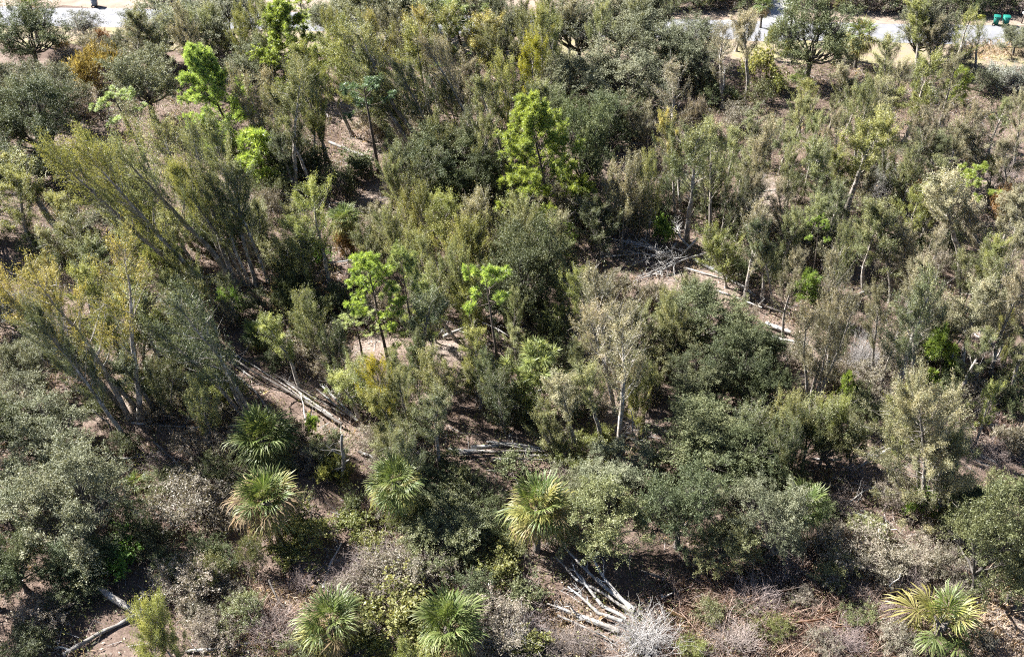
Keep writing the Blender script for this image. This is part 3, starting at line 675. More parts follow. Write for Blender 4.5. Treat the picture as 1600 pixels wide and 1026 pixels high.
# ---- pines
pine(838, 158, 858, 345, 122, 'n', 'd', 'dense bright green pine in the upper middle, brightest crown in the wood', 'the brightest dense pine')
pine(563, 396, 608, 570, 96, 'n', 'f', 'loose-tufted bright pine with thin dark trunk over the pale clearing', 'the loose-tufted pine')
pine(622, 384, 652, 560, 76, 'p', 'f', 'pale lime-green pine top beside the loose-tufted pine', None)
pine(553, 490, 566, 556, 46, 'p', 't', 'short thin pine with a few pale tufts below the loose-tufted pine')
pine(752, 414, 786, 602, 66, 'n', 't', 'tall bare-stemmed pine with a small flat bright top in mid picture', 'the bare-stemmed pine')
pine(305, 76, 378, 248, 96, 'm', 'd', 'broad green pine towering in the upper left with leaning dark trunk', 'the broad upper pine')
pine(430, 8, 474, 150, 100, 'n', 'd', 'bright green pine near the road at upper left', 'the pine near the road')
pine(462, -14, 480, 95, 50, 'n', 't', 'pine poking over the pale road at the top edge')
pine(178, 146, 225, 250, 66, 'p', 't', 'small rounded pale pine among yellow-tipped trees at upper left')
pine(708, -4, 738, 120, 106, 'p', 'f', 'pale wide-branching pine near the top edge middle', 'the pale wide pine')
pine(560, 124, 593, 270, 72, 'u', 't', 'bluish pine with slim dark trunk over the pale litter patch', 'the bluish pine')
pine(393, 212, 418, 290, 56, 'n', 'b', 'bushy young green pine below the broad upper pine')
pine(832, 556, 834, 640, 92, 'p', 'b', 'low bushy pale green young pine in the picture centre', 'the low bushy young pine')
pine(868, 346, 872, 395, 46, 'n', 'b', 'flat tufted little pine just below the dense bright pine')
pine(902, 285, 905, 335, 46, 'n', 'b', 'little dark-based pine right below the dense bright pine, near a dark log')
pine(1281, 342, 1269, 434, 36, 'n', 't', 'slim young pine with one vivid green top in the right stand', 'the vivid slim pine')
pine(1262, 428, 1262, 470, 40, 'n', 'b', 'low vivid green pine at the foot of the vivid slim pine')
pine(1528, 264, 1508, 370, 58, 'n', 't', 'vivid green two-tufted pine near the right edge', 'the vivid pine by the edge')
pine(1472, 524, 1470, 600, 42, 'n', 'b', 'small vivid green pine beside a thin pale leaning stem', 'the small pine on the right')
pine(487, 652, 490, 688, 22, 'n', 'b', 'knee-high bright pine seedling between palms and fallen poles', 'the pine seedling')
pine(243, 604, 244, 628, 24, 'n', 'b', 'tiny bright pine seedling on the brown litter at left')
pine(1500, 112, 1496, 165, 34, 'n', 'b', 'small bright green young pine in the upper right stand')
pine(1325, 588, 1322, 632, 22, 'n', 'b', 'tiny green pine between two forked trunks on the right')

# ---- palms
palm(415, 688, 118, 2.1, 'full round green palm with hanging fronds at lower left', 'the full round palm', (.1, -.2), 40, .15, seed=1)
palm(402, 785, 112, 3.0, 'palm with bleached golden skirt and short leaning trunk', 'the golden-skirted palm', (.9, -.2), 40, .6, seed=2)
palm(596, 748, 104, 3.7, 'palm on a dark slim trunk left of the lower middle', 'the slim-trunked palm', (.2, 0), 34, .25, seed=3)
palm(834, 800, 118, 3.2, 'yellowish palm above the fanned white fallen trunks', 'the yellowish palm', (.2, -.1), 40, .5, 'y', seed=4)
palm(1470, 975, 150, 1.1, 'low open palm with spiky yellow fronds in the lower right corner', 'the open corner palm', (0, 0), 14, .1, 'y', seed=5)
palm(702, 985, 134, 1.6, 'wide green palm cut by the bottom edge near the middle', 'the wide bottom palm', (0, 0), 34, .3, 'n', seed=6)
palm(516, 975, 118, 1.8, 'drooping palm with yellow tips at the bottom edge', 'the drooping bottom palm', (.1, 0), 34, .55, 'n', seed=7)
palm(1252, 795, 88, 2.6, 'half-hidden palm behind the round shrub at lower right', 'the half-hidden palm', (.1, 0), 30, .3, 'n', seed=8)
palm(541, 345, 62, 3.0, 'palm with yellow dead fronds and dark skirt at upper left middle', 'the yellow-skirted far palm', (.2, 0), 36, .45, 'n', seed=9)
palm(1345, 58, 64, 3.4, 'palm beside the road behind the dark oak at upper right', 'the roadside palm', (0, 0), 30, .4, 'y', seed=10)
palm(403, 522, 56, 1.2, 'small low palm left of the yellow sapling', None, (0, 0), 24, .2, 'n', seed=11)
palm(44, 10, 52, 4.4, 'palm rising above the dark bush in the upper left corner', 'the corner palm', (0, 0), 26, .3, 'n', seed=12)
palm(1241, 10, 36, 5.4, 'far palm top behind the dark roadside oak', None, (0, 0), 24, .3, 'n', seed=13)
palm(1193, 9, 38, 2.6, 'far palm across the road beside the white driveway', None, (0, 0), 24, .3, 'n', seed=14)
palm(1251, 124, 46, .2, 'bright palmetto at the foot of the dark roadside oak', None, nf=16, tuft=True, seed=15)
palm(1143, 156, 42, .2, 'green palmetto at the foot of the white-stemmed tree', None, nf=15, tuft=True, seed=16)
palm(1093, 84, 32, .2, 'green palmetto under the grey oaks at upper middle', None, nf=14, tuft=True, seed=17)
palm(592, 1018, 60, .2, 'pale palmetto between the two bottom palms', None, nf=16, tone_up='y', tuft=True, seed=18)
palm(460, 410, 42, .2, 'dark green palmetto among leaning trunks at left', None, nf=15, tuft=True, seed=19)
palm(212, 752, 52, .2, 'shaded palmetto beside the big lower-left oak', None, nf=15, tuft=True, seed=20)

# ---- round-crowned trees: centre x, y, width, height, tone
OAKS = """
45 58 108 84 d|30 128 96 80 g|90 150 90 80 g|52 205 136 120 d|15 175 70 90 g|60 260 80 60 d
258 48 110 84 g|228 125 118 116 g|350 45 120 92 g|300 30 90 60 g|205 76 66 60 g|395 110 80 70 g
522 30 100 74 g|612 14 130 60 g|792 48 70 76 g|570 8 80 50 g|680 5 80 50 g|760 5 70 46 g
900 52 132 104 g|966 40 128 96 g|1022 76 120 90 g|884 128 100 90 g|962 130 140 96 g|1066 88 104 84 g|1092 66 84 66 g|1010 20 70 50 g
908 235 96 130 d|940 190 90 80 d|700 258 116 104 d|748 284 84 80 d|880 180 70 70 d
1270 62 120 110 d|1450 48 80 84 g|1462 232 70 60 d
824 432 128 144 d|862 395 70 70 o|790 470 80 70 d
1110 500 140 110 d|1050 532 90 90 o|1165 560 116 110 d|1095 590 110 90 d|1190 600 84 80 d
1110 690 180 136 d|1085 640 90 70 d|1160 720 100 90 d
965 735 112 84 g|950 822 142 130 o|1066 800 130 130 d|1205 815 108 120 g|1010 865 100 84 d|1130 850 90 90 o|1110 780 80 70 g|920 770 70 60 g
25 492 84 74 w|40 565 100 96 g|35 635 100 90 g|68 690 130 110 g|112 792 176 164 g|38 765 116 110 g|25 880 100 100 d|160 735 90 80 d|120 870 110 80 d
170 338 56 46 g|690 720 90 70 d|660 770 90 70 d|690 830 120 90 o|610 690 70 60 o
1550 850 136 160 o|1575 735 100 90 d|1520 790 84 80 d|1450 512 84 84 d|1590 900 80 90 o|1240 670 70 80 d|1305 690 74 80 o|1210 720 74 80 d|1345 640 60 60 o
1590 60 50 40 g|-40 700 160 140 d|-40 300 140 130 d|1660 820 150 140 o|-30 900 120 120 d|-50 480 120 120 d
"""
def rows(t): return [r.split() for ln in t.strip().splitlines() for r in ln.split('|') if r.strip()]
OAK_LABELS = {
 (45, 58): ('dark bushy tree below the corner palm at the road', 'the dark corner tree'),
 (1270, 62): ('dense dark oak with grey trunk standing at the road verge', 'the dark roadside oak'),
 (966, 40): ('large pale grey oak crown highest in the upper middle group', 'the high grey oak'),
 (824, 432): ('dense grey-green oak mass in the middle of the picture', 'the middle oak'),
 (1110, 690): ('widest dark green oak right of the lower middle', 'the widest dark oak'),
 (1110, 500): ('dark oak just under the heap of pale branches', None),
 (112, 792): ('largest grey-green oak filling the lower left corner', 'the large lower-left oak'),
 (950, 822): ('round olive oak directly right of the yellowish palm', 'the round olive oak'),
 (1550, 850): ('brownish olive tree by the lower right edge above the sandy ground', 'the brownish edge tree'),
 (228, 125): ('grey oak beside the golden grass clump', None),
 (25, 492): ('silvery pale tree at the left edge', 'the silvery edge tree'),
}
for c in rows(OAKS):
    x, y, w, h = map(int, c[:4]); lb, mk = OAK_LABELS.get((x, y), (None, None)); oak(x, y, w, h, c[4], lb, mk)

# ---- slender trees with a trunk one can follow: top x, y, foot x, y, crown width, tone, style
TREES = """
98 188 325 480 84 y|148 182 336 482 80 y|212 186 370 452 92 o|185 172 300 390 80 y|245 185 352 410 84 o|118 205 262 400 76 y
252 205 372 444 70 o|286 246 383 445 62 y|312 282 392 446 60 o|338 268 401 445 62 o|366 262 420 440 60 d s|300 190 395 400 70 o
478 288 516 452 82 y|452 300 480 420 50 o|470 92 520 270 66 o|492 106 511 272 52 y|420 110 462 300 70 o|445 140 490 300 60 o|405 90 440 260 60 g
518 58 662 250 88 y|560 36 668 242 82 o|598 60 690 230 76 y|545 80 640 240 70 o|622 100 700 260 66 d|580 16 648 180 62 r|628 20 690 175 58 r|500 48 590 200 70 y|478 66 550 210 60 y
650 66 762 242 62 g s|668 74 752 218 54 g s|690 60 765 200 60 g s|735 36 770 160 66 r|760 50 790 170 50 o
815 62 828 232 50 b|790 92 803 268 66 y|770 120 786 270 56 o|836 8 852 180 46 y|866 16 878 170 46 o|822 130 830 270 52 o|852 140 868 270 56 d
18 250 92 362 100 y|90 312 142 425 76 y|-5 270 60 400 90 y|62 330 130 440 70 o
52 350 204 657 112 r|22 398 198 650 90 r|44 488 206 697 82 d|214 452 388 655 104 d|110 430 215 600 84 y|75 460 180 610 70 r
180 392 236 510 72 y|150 462 220 590 84 d|206 470 268 600 78 y|244 462 300 585 70 o|130 520 215 640 70 d|170 540 250 650 70 d|272 480 330 600 60 d
1045 106 1052 238 74 g|1002 150 1012 240 50 g|1145 42 1128 168 66 g|1182 18 1166 156 50 g|1152 12 1150 80 36 g
1085 172 1072 380 84 o|1112 200 1110 372 70 o|1048 205 1055 340 52 o|1058 180 1064 330 50 r
640 438 659 584 70 d|676 428 713 532 62 d|440 498 470 612 56 y|545 556 565 660 66 y|582 560 622 702 54 b|600 600 640 720 50 y|618 580 650 700 56 o
915 412 955 600 80 g s|940 470 962 650 76 g s|950 498 968 692 100 g|897 578 897 712 66 g|928 560 940 700 60 o|900 430 930 560 60 y
1270 438 1266 642 78 g|1300 388 1292 610 66 g|1390 436 1394 662 88 d|1432 440 1420 600 60 g|1360 440 1366 600 56 g
1450 600 1442 812 130 g c|1480 660 1468 815 70 g|1440 602 1436 780 60 y|1405 645 1410 760 56 y|1480 640 1470 790 76 o
1490 258 1502 432 76 g|1540 322 1532 446 66 g|1580 318 1572 440 66 g|1560 392 1545 540 78 o|1512 452 1500 590 76 g|1478 440 1470 560 62 g|1590 420 1546 592 76 g|1596 500 1578 620 60 o
1390 322 1392 474 88 o|1345 330 1350 460 66 o|1420 350 1422 480 60 g
735 522 752 640 56 y|765 540 782 650 50 d|660 610 690 740 60 d|640 650 670 790 60 d|590 650 640 760 50 o|800 520 812 600 50 o
"""
TREE_LABELS = {
 (98, 188): ('tall leaning yellow-tipped tree, outermost top of the leaning left group', 'the outermost leaning top'),
 (478, 288): ('yellow-topped slender tree with thick grey trunk beside the yellow-skirted far palm', 'the yellow-topped grey trunk'),
 (52, 350): ('orange-topped tree with long pale leaning trunk at left', 'the orange-topped leaning tree'),
 (214, 452): ('shaded tree with thick blue-grey leaning trunk above the full round palm', 'the thick leaning trunk'),
 (815, 62): ('vivid yellow narrow tree top in the upper middle', 'the vivid yellow top'),
 (582, 560): ('vivid yellow-green narrow sapling left of picture centre', 'the vivid yellow sapling'),
 (1085, 172): ('full olive tree standing alone over the heap of pale branches', 'the full olive tree'),
 (1450, 600): ('broad drooping tan tree under a yellow top, standing alone at lower right', 'the broad drooping tan tree'),
 (950, 498): ('grey-tan tree with pale trunks just right of picture centre', 'the pale central tree'),
 (1270, 438): ('grey-tan tree with forked dark trunk right of the dark oaks', 'the forked trunk'),
 (1145, 42): ('tan tree on a thin white stem near the road', 'the white-stemmed tree'),
 (1045, 106): ('rounded tan tree alone beside the dark gap, upper middle', 'the rounded tan tree'),
}
for c in rows(TREES):
    a = list(map(int, c[:5])); lb, mk = TREE_LABELS.get((a[0], a[1]), (None, None))
    slim(*a, c[5], c[6] if len(c) > 6 else '', lb, mk)

# ---- the close stand on the right and saplings: top x, y, height, crown width, tone, style
STAND = """
470 470 90 50 o b|520 520 80 50 d b|610 540 90 50 o|655 520 100 50 d|700 500 90 50 o|740 480 80 50 g|800 450 90 50 o|850 560 90 50 d b|830 640 90 56 d b|770 660 90 56 o b|700 660 90 56 d|620 700 90 50 d|560 560 80 46 o b|350 430 90 50 o|300 480 90 56 o|330 520 90 50 d b|420 420 90 50 o b|520 380 80 46 o b|380 380 90 50 o|570 640 80 50 o b|520 690 70 50 o b|300 600 80 50 o b|250 560 80 50 d b|900 520 90 50 o|1000 560 80 46 o b|880 420 80 50 g b|640 200 100 50 o|600 220 90 46 d|700 130 100 50 o|740 100 100 50 g|480 180 100 50 o|430 200 100 46 d|330 230 90 50 o|280 260 100 50 o
200 28 100 60 g|235 6 110 66 o|275 -4 110 64 g|320 -6 110 60 o|365 -2 110 66 g|405 10 100 60 o|520 -8 120 66 g|560 -12 120 60 o|600 -10 120 62 g|645 -12 120 66 o|690 -8 120 60 y|735 -12 120 60 g|775 -10 120 60 o|815 -6 120 60 g|850 -12 130 60 y|890 -10 120 64 g|935 -8 120 64 o|975 -4 110 60 g|1010 2 100 60 o
1440 6 100 70 g|1475 20 95 60 g|1510 10 90 66 g s|1535 30 80 40 g s|1385 66 100 72 o|1450 90 110 80 y|1346 98 90 50 g|1415 95 100 56 g|1500 82 90 50 g|1330 130 90 56 o|1375 118 100 60 g
1240 150 100 56 g|1268 128 110 64 y|1312 126 110 50 o|1350 122 110 60 g|1402 140 110 64 o|1442 140 110 60 y|1480 160 110 54 g|1526 168 110 66 g|1566 160 110 60 o|1594 150 110 60 g|1205 178 110 60 g|1232 190 110 62 o
1275 180 120 70 o|1315 178 120 60 g|1346 176 120 74 y|1395 172 120 60 o|1436 170 120 64 g|1476 200 120 60 d|1545 205 110 60 g|1590 215 110 60 g|1500 195 110 56 g
1138 205 120 56 o|1172 190 120 62 g|1196 212 120 60 g|1165 228 120 60 o|1210 240 110 60 d|1245 235 110 60 o|1288 232 110 56 o|1330 228 110 60 y|1365 235 100 50 g|1420 225 110 60 o|1455 245 110 60 g|1150 262 100 60 d|1185 275 100 60 g
1120 215 130 50 d|1300 290 110 60 d|1230 285 110 60 g|1275 300 110 76 o|1322 300 100 56 d|1410 260 110 50 o|1440 290 110 60 g|1465 270 120 56 y|1590 280 110 60 g|1560 255 100 50 g
1170 318 110 70 g|1200 340 110 60 d|1235 325 110 64 o|1150 300 100 54 d|1305 345 110 60 g|1330 350 110 56 o|1130 360 80 64 y b|1178 392 90 64 d b|1215 372 110 60 g
1232 395 110 66 g|1215 440 110 66 g|1248 460 120 60 g|1192 430 90 50 g|1340 410 120 66 g|1312 420 120 60 g|1375 385 110 60 o|1440 395 110 60 g|1470 350 110 60 g|1515 370 110 66 o|1550 360 110 60 g|1585 370 110 60 g
1225 490 110 60 g|1290 470 120 60 g|1330 500 100 56 o|1405 500 100 60 g|1440 470 110 60 d|1550 460 110 60 g|1590 480 100 56 g|1480 500 90 56 g|1520 530 90 60 o
1240 615 90 60 o b|1275 640 84 60 o b|1300 630 84 60 y b|1335 650 80 60 o b|1225 660 90 60 d b|1190 640 90 60 d b|1365 660 70 50 y b|1520 640 90 56 d b|1550 600 80 56 g
650 305 96 60 y b|690 300 96 54 y b|664 350 100 66 y b|706 345 100 60 y b|640 375 90 50 o b|722 385 96 60 o b|738 312 90 50 g b|688 410 90 56 o b|660 430 90 56 o b|745 360 90 56 g b|620 330 90 50 o b
790 310 90 60 o b|832 330 90 56 o b|770 345 90 60 g b|725 440 90 56 g b|800 380 90 56 o b|858 340 80 50 g b|700 460 90 56 o b|755 395 90 56 o b
430 370 80 60 o b|400 330 90 60 o|455 345 80 50 g b|385 300 100 60 o|345 320 90 60 y|230 300 100 66 o|275 320 90 60 y|195 290 90 70 y|240 350 80 60 o b|200 350 80 60 o b|110 375 90 66 o|140 360 80 60 y|280 380 80 56 o b|60 410 90 60 r|175 430 80 60 o b|300 420 70 60 g b|265 420 80 60 o b
985 260 90 50 g b|1010 250 90 46 o b|960 310 90 56 d b|940 320 70 56 d b|1000 290 70 40 g b|745 180 100 60 o|720 170 100 60 d|700 180 90 60 o b|660 240 80 60 d b
620 250 70 50 o b|610 340 60 46 o b|575 355 60 46 o b|600 320 50 40 g b|560 230 60 50 d b
505 560 80 60 o b|640 540 80 56 d b|670 560 90 60 o b|740 560 90 60 o b|780 580 90 60 d b|860 640 80 50 o b|880 560 80 56 g|865 480 80 56 y|985 560 70 50 g b|1000 600 60 40 y b|1010 480 80 70 o b|975 490 80 66 g b|1040 470 70 50 o b|1062 432 66 50 o b
225 955 90 76 y b|250 970 80 60 y b|650 1000 80 60 y b
"""
for c in rows(STAND):
    a = list(map(int, c[:4])); slim_auto(*a, c[4], c[5] if len(c) > 5 else '')

# ---- shrubs: centre x, y, width, height, tone, style
SHRUBS = """
1110 960 60 44 o|1250 935 56 40 t|1340 965 60 40 o|1210 985 60 36 y|1290 1010 60 36 t|1080 1015 60 36 y|1160 955 40 30 d
440 740 60 50 d l|370 745 60 50 t|350 810 60 50 t|460 830 60 50 y l|550 790 50 50 d l|640 790 60 50 y|650 760 50 50 d|880 800 60 60 o|790 850 60 50 y l|560 1000 60 50 y l|470 1015 70 40 o|760 1010 70 50 t|650 950 70 50 y l|1400 1000 70 50 t|1540 1005 40 30 t|1290 850 50 40 o|1215 850 60 50 d
520 470 70 50 d|470 450 60 50 d|500 520 70 50 t|440 560 60 50 d|620 620 60 60 o|655 660 70 60 d|700 740 80 60 d|800 728 60 40 d l|790 640 70 70 d l|800 680 60 50 d|760 780 70 60 d|720 760 70 60 o|850 660 60 50 d l|630 740 60 60 t
270 560 70 60 d|240 600 60 50 o|300 700 60 50 t|340 740 70 60 d|260 760 70 50 d|210 820 80 70 d|160 640 60 60 d|190 700 60 50 d|120 930 80 60 d|60 960 80 60 t|150 970 80 50 d|40 1010 90 60 d|250 940 60 50 d|330 900 60 60 o|360 930 60 50 t|90 900 70 60 d
560 500 50 40 d|600 480 60 60 t|640 500 50 50 o|860 520 60 60 d|870 560 60 50 d|840 480 60 60 d|900 640 50 50 d|860 600 60 50 d|930 640 50 50 t|890 760 70 60 g|870 830 50 50 d|1010 700 60 50 y|1040 720 60 60 d|1250 720 60 60 d|1300 720 60 60 d|1230 760 60 50 d
1470 760 70 70 d|1490 820 60 60 d|1380 700 50 50 d|1560 620 60 50 d|1590 640 50 50 d|1440 560 60 60 d|1310 540 50 50 d|1250 560 50 50 t|1200 560 50 50 d|1170 370 60 60 d|1260 380 60 60 d|1310 390 60 60 d|1420 390 60 60 d|1480 390 60 60 d|1500 330 60 50 t|1290 330 60 50 d|1220 360 60 50 t|1120 330 60 50 d|1050 300 60 50 d|1030 330 50 40 d
360 350 70 60 d|330 380 60 50 d|310 360 60 60 o|150 400 70 60 d|100 420 60 50 d|60 390 60 50 d|200 320 60 50 d|300 300 60 60 d|350 250 60 60 d|420 230 60 60 d|460 240 60 50 d|520 230 60 50 d|640 270 60 50 d|690 330 50 40 o|780 250 60 50 d|830 300 60 50 d|990 180 60 50 d|1050 250 50 50 t|620 160 60 50 d|660 180 60 50 d|700 140 60 50 d
130 46 66 42 w|140 72 44 36 t|158 62 24 28 k|118 92 50 30 t|155 118 84 46 a h|100 72 30 20 a l|165 85 40 24 t h|130 160 60 34 t|95 100 40 30 t
1208 62 30 46 y l|1190 112 66 66 y l|1215 135 40 40 y l|1565 122 66 40 w|1590 130 40 36 w|1540 130 50 40 g|1310 75 40 46 y|1500 90 50 36 t|1430 120 40 30 g
1380 286 56 62 w|1455 150 30 24 w|1036 366 46 48 n l|1130 404 60 60 o|1150 420 56 50 d|1175 450 60 60 d
290 790 136 104 t|300 915 104 66 t|240 850 70 60 d|190 868 90 70 n l|320 860 70 60 d|350 880 60 50 d|186 985 60 44 y l|270 890 70 50 d
480 835 76 70 y l|450 870 70 60 y l|545 820 70 50 y l|580 850 70 40 y l|510 880 60 50 t|560 920 90 70 t|620 900 110 80 t|680 890 70 60 t|605 800 60 40 t|640 810 90 70 y|690 800 90 70 o|460 800 60 60 d l
620 960 120 90 y l|660 1000 90 60 y l|580 975 60 50 y l|780 990 110 80 t|820 1010 80 50 y l|740 930 90 60 d|780 890 70 60 y l|820 930 70 60 d l|800 860 60 50 o|770 830 70 60 d|730 870 60 50 d|860 880 60 60 w
410 990 90 60 t|380 960 80 50 o|450 1000 80 50 o|330 985 80 60 t|420 900 60 60 t|395 875 50 60 o|300 950 60 40 t
1330 868 116 86 t|1300 900 70 60 o|1390 832 70 40 y|1440 790 60 70 n l|1430 875 80 60 t|1390 890 80 60 t|1470 830 60 50 t|1480 880 60 60 t|1500 920 60 40 t|1360 830 60 40 o
1000 512 110 70 o|1030 560 70 60 t|1005 590 40 50 o|1020 610 40 46 o|900 720 90 60 y|930 690 70 40 y|880 690 50 40 t|1005 620 60 40 t h|850 700 50 30 o|985 660 50 30 y h
470 560 70 60 t|520 580 60 60 t|560 620 60 60 o|540 650 50 50 t|600 740 70 60 t|580 690 60 50 t|455 690 60 40 t h|490 720 60 50 t|520 740 60 50 y h|450 730 50 40 t|360 700 70 60 t|330 650 60 50 t|350 620 70 60 y|290 610 70 50 t h|220 610 50 50 y|250 650 60 40 t h|210 590 60 40 y
430 640 40 40 o|440 610 50 40 d|320 540 70 60 d|350 500 60 60 t|400 480 60 50 d|450 470 80 50 d h|480 500 80 40 d h|380 560 70 50 o|360 590 60 50 g|300 560 60 60 d
470 390 60 50 o l|500 400 40 40 n l|440 420 60 50 d|540 410 60 50 d|560 440 50 40 d|585 375 56 50 o|620 310 40 40 t|630 360 50 50 t|600 400 50 40 t|545 385 46 40 k h
320 440 60 50 y|345 460 70 50 t|360 480 50 50 n|290 440 60 50 y|250 400 60 50 n|215 385 60 40 n|240 420 40 50 y|190 350 60 40 g|420 330 50 50 t|400 360 50 50 o
700 300 60 50 d|760 300 60 50 d|650 290 60 50 t|600 250 60 50 d|560 260 70 50 d l|530 290 60 50 d|480 260 70 60 d l|440 270 70 60 d l|420 300 60 50 d|650 210 60 50 t|680 220 60 40 o|720 230 60 50 o
850 330 60 50 t|890 335 70 60 t|920 345 60 60 d|960 350 70 60 d|870 310 50 40 o|930 270 60 50 d|980 330 40 40 t|1000 320 40 40 o|940 380 60 40 t h|1010 440 70 40 t h|950 460 70 50 t h|1020 470 60 36 t h|900 440 60 40 t
1330 560 60 60 t|1310 590 50 60 t|1400 560 70 70 t|1430 540 60 60 d|1360 600 60 50 t|1420 600 70 60 d|1290 600 40 40 t h|1340 620 50 50 d|1300 640 50 40 t|1380 630 50 40 t|1490 600 60 50 d|1520 620 60 50 t|1540 660 60 40 d|1480 560 50 50 d|1590 590 50 60 o
1530 700 60 50 t|1580 690 60 40 t h|1560 760 60 50 o|1330 780 70 50 t|1310 770 60 40 t|1370 800 60 40 t|1400 780 60 60 t|1280 800 60 50 d|1300 830 50 40 t|1350 760 60 40 t
1080 300 60 40 t|1160 330 50 50 t|1200 310 60 60 t|1240 300 50 50 d|1320 320 50 40 t|1410 330 60 40 t h|1430 310 60 40 k h|1360 260 50 50 d|1560 310 60 50 t|1580 330 60 50 k h|1280 260 50 40 d|1460 420 50 50 t|1530 440 60 50 t|1350 470 60 50 t|1390 420 50 40 t|1210 420 60 60 d|1160 500 50 50 t|1270 400 50 50 t
1100 130 40 40 d|1150 190 60 40 t|1080 200 60 50 t h|1000 200 60 40 t|960 230 60 50 d|950 210 60 50 d|1120 150 50 40 d|1190 150 50 40 o
640 190 40 30 w|590 195 70 34 t h|610 210 60 40 w|560 170 50 30 t h|750 260 40 40 g
"""
SH_LABELS = {
 (155, 118): ('golden yellow grass clump in the clearing at upper left', 'the golden grass clump'),
 (130, 46): ('silvery grey shrub beside the road at upper left', None),
 (1380, 286): ('silvery bare-looking shrub in the upper right stand', 'the silvery shrub'),
 (1036, 366): ('vivid green leafy sapling behind the heap of pale branches', None),
 (1190, 112): ('tall pale lime broad-leaved shrub near the white-stemmed tree', None),
 (290, 790): ('large grey-brown shrub between the lower-left oak and golden-skirted palm', 'the large grey-brown shrub'),
 (1330, 868): ('rounded grey-brown shrub over the red-brown dry grass', 'the rounded lower-right shrub'),
 (1440, 790): ('vivid green vine at the foot of the broad drooping tan tree', None),
 (620, 960): ('pale lime leafy thicket between the two bottom palms', 'the lime thicket'),
}
for c in rows(SHRUBS):
    a = list(map(int, c[:4])); lb, mk = SH_LABELS.get((a[0], a[1]), (None, None))
    shrub(*a, c[4], c[5] if len(c) > 5 else 's', lb, mk)

# ---- leafless shrubs
def bare_shrub(cx, cy, w, h, mat, label=None, mark=None, look='bare grey-brown twiggy shrub'):
    P, a, b, z = fit(cx, cy, w, h, .8); k = rnd.randrange(3)
    e = empty('bare_shrub', (P.x, P.y, -.02)); e.rotation_euler = (0, 0, rnd.uniform(0, 6.28)); e.scale = (a/1.5, a/1.5, max(.5, z/.8)/1.1)
    o = link('twigs', TWIG[k], e); o.material_slots[0].link = 'OBJECT'; o.material_slots[0].material = mat
    thing_note(e, 'bare shrub', look, (cx, cy), label, 'shrub', 'bare twiggy shrubs', mark)
bare_shrub(1010, 992, 124, 96, B_TWIG, 'bleached white bare bush at the bottom edge beside fallen white trunks', 'the bleached white bush')
bare_shrub(1350, 552, 64, 80, B_TWIG, 'drooping pale dead twigs left of a dark trunk on the right', 'the drooping pale twigs')
bare_shrub(800, 992, 110, 80, B_TWIG, 'pale bare bush between the wide bottom palm and the bleached bush')
bare_shrub(1380, 292, 60, 66, B_TWIG, 'pale twigs poking through the silvery shrub in the right stand')
for x, y, w, h in [(600, 880, 130, 80), (820, 970, 90, 60), (860, 1010, 90, 50), (760, 955, 70, 50), (470, 905, 60, 40), (1420, 905, 80, 50), (1350, 935, 70, 44), (540, 900, 90, 66), (660, 900, 80, 60), (430, 975, 110, 60), (340, 985, 80, 50), (300, 930, 60, 40), (1150, 1000, 110, 60), (1320, 1000, 100, 60),
                   (1190, 930, 100, 60), (1390, 960, 80, 60), (1230, 890, 70, 50), (700, 1010, 60, 40), (900, 1000, 80, 50), (500, 730, 60, 40), (460, 745, 50, 34),
                   (1300, 790, 80, 50), (1340, 740, 70, 40), (1500, 690, 80, 40), (1560, 700, 70, 30), (1540, 640, 60, 40), (1480, 250, 50, 30), (1570, 270, 60, 36), (1060, 470, 70, 24), (590, 790, 50, 34), (640, 850, 60, 34), (250, 720, 60, 40), (1560, 560, 50, 40)]:
    bare_shrub(x, y, w, h, B_TWIGB)

# ---- fallen trunks and branches
ft = empty('fallen_tree', G(985, 962)); o0 = G(985, 962); lr = np.random.default_rng(77)
for i, pts in enumerate([[(992, 952, .35), (950, 920, .5), (905, 880, .7), (880, 850, .9)], [(988, 956, .3), (940, 925, .45), (900, 905, .6), (870, 872, .8)], [(978, 966, .25), (940, 945, .35), (905, 900, .7), (898, 890, .8)],
                         [(972, 970, .22), (935, 958, .3), (915, 938, .45), (888, 915, .6)], [(966, 984, .2), (930, 970, .25), (890, 955, .3), (855, 942, .4)], [(960, 986, .15), (900, 962, .2), (868, 948, .3)], [(985, 950, .4), (945, 905, .8), (925, 870, 1.1)]]):
    Q = [G(x, y, z)-o0 for x, y, z in pts]
    a, b = limb_parts(lr, Q, [.14, .11, .12, .13, .16, .10, .10][i], .05, 4, .25, 2)
    fm = [B_DEAD, B_LOG, B_DEAD, B_DEAD, B_LOG, B_LOG, B_DEAD][i]; st = a.build('stem', fm, ft, True)
    if b.n: b.build('branches', fm, st, True)
thing_note(ft, 'log', 'log', (925, 920), 'fallen tree with several white stems fanned out at the bottom', 'tree', 'fallen logs and dead branches', 'the fanned white stems')

for q, r0, r1, mat, lb, zs, sb in LOGS:
    stem_thing('fallen_branch' if r0 < .09 else 'fallen_log', q, r0, r1, mat, lb, 'branch' if r0 < .09 else 'log', zs, sb)

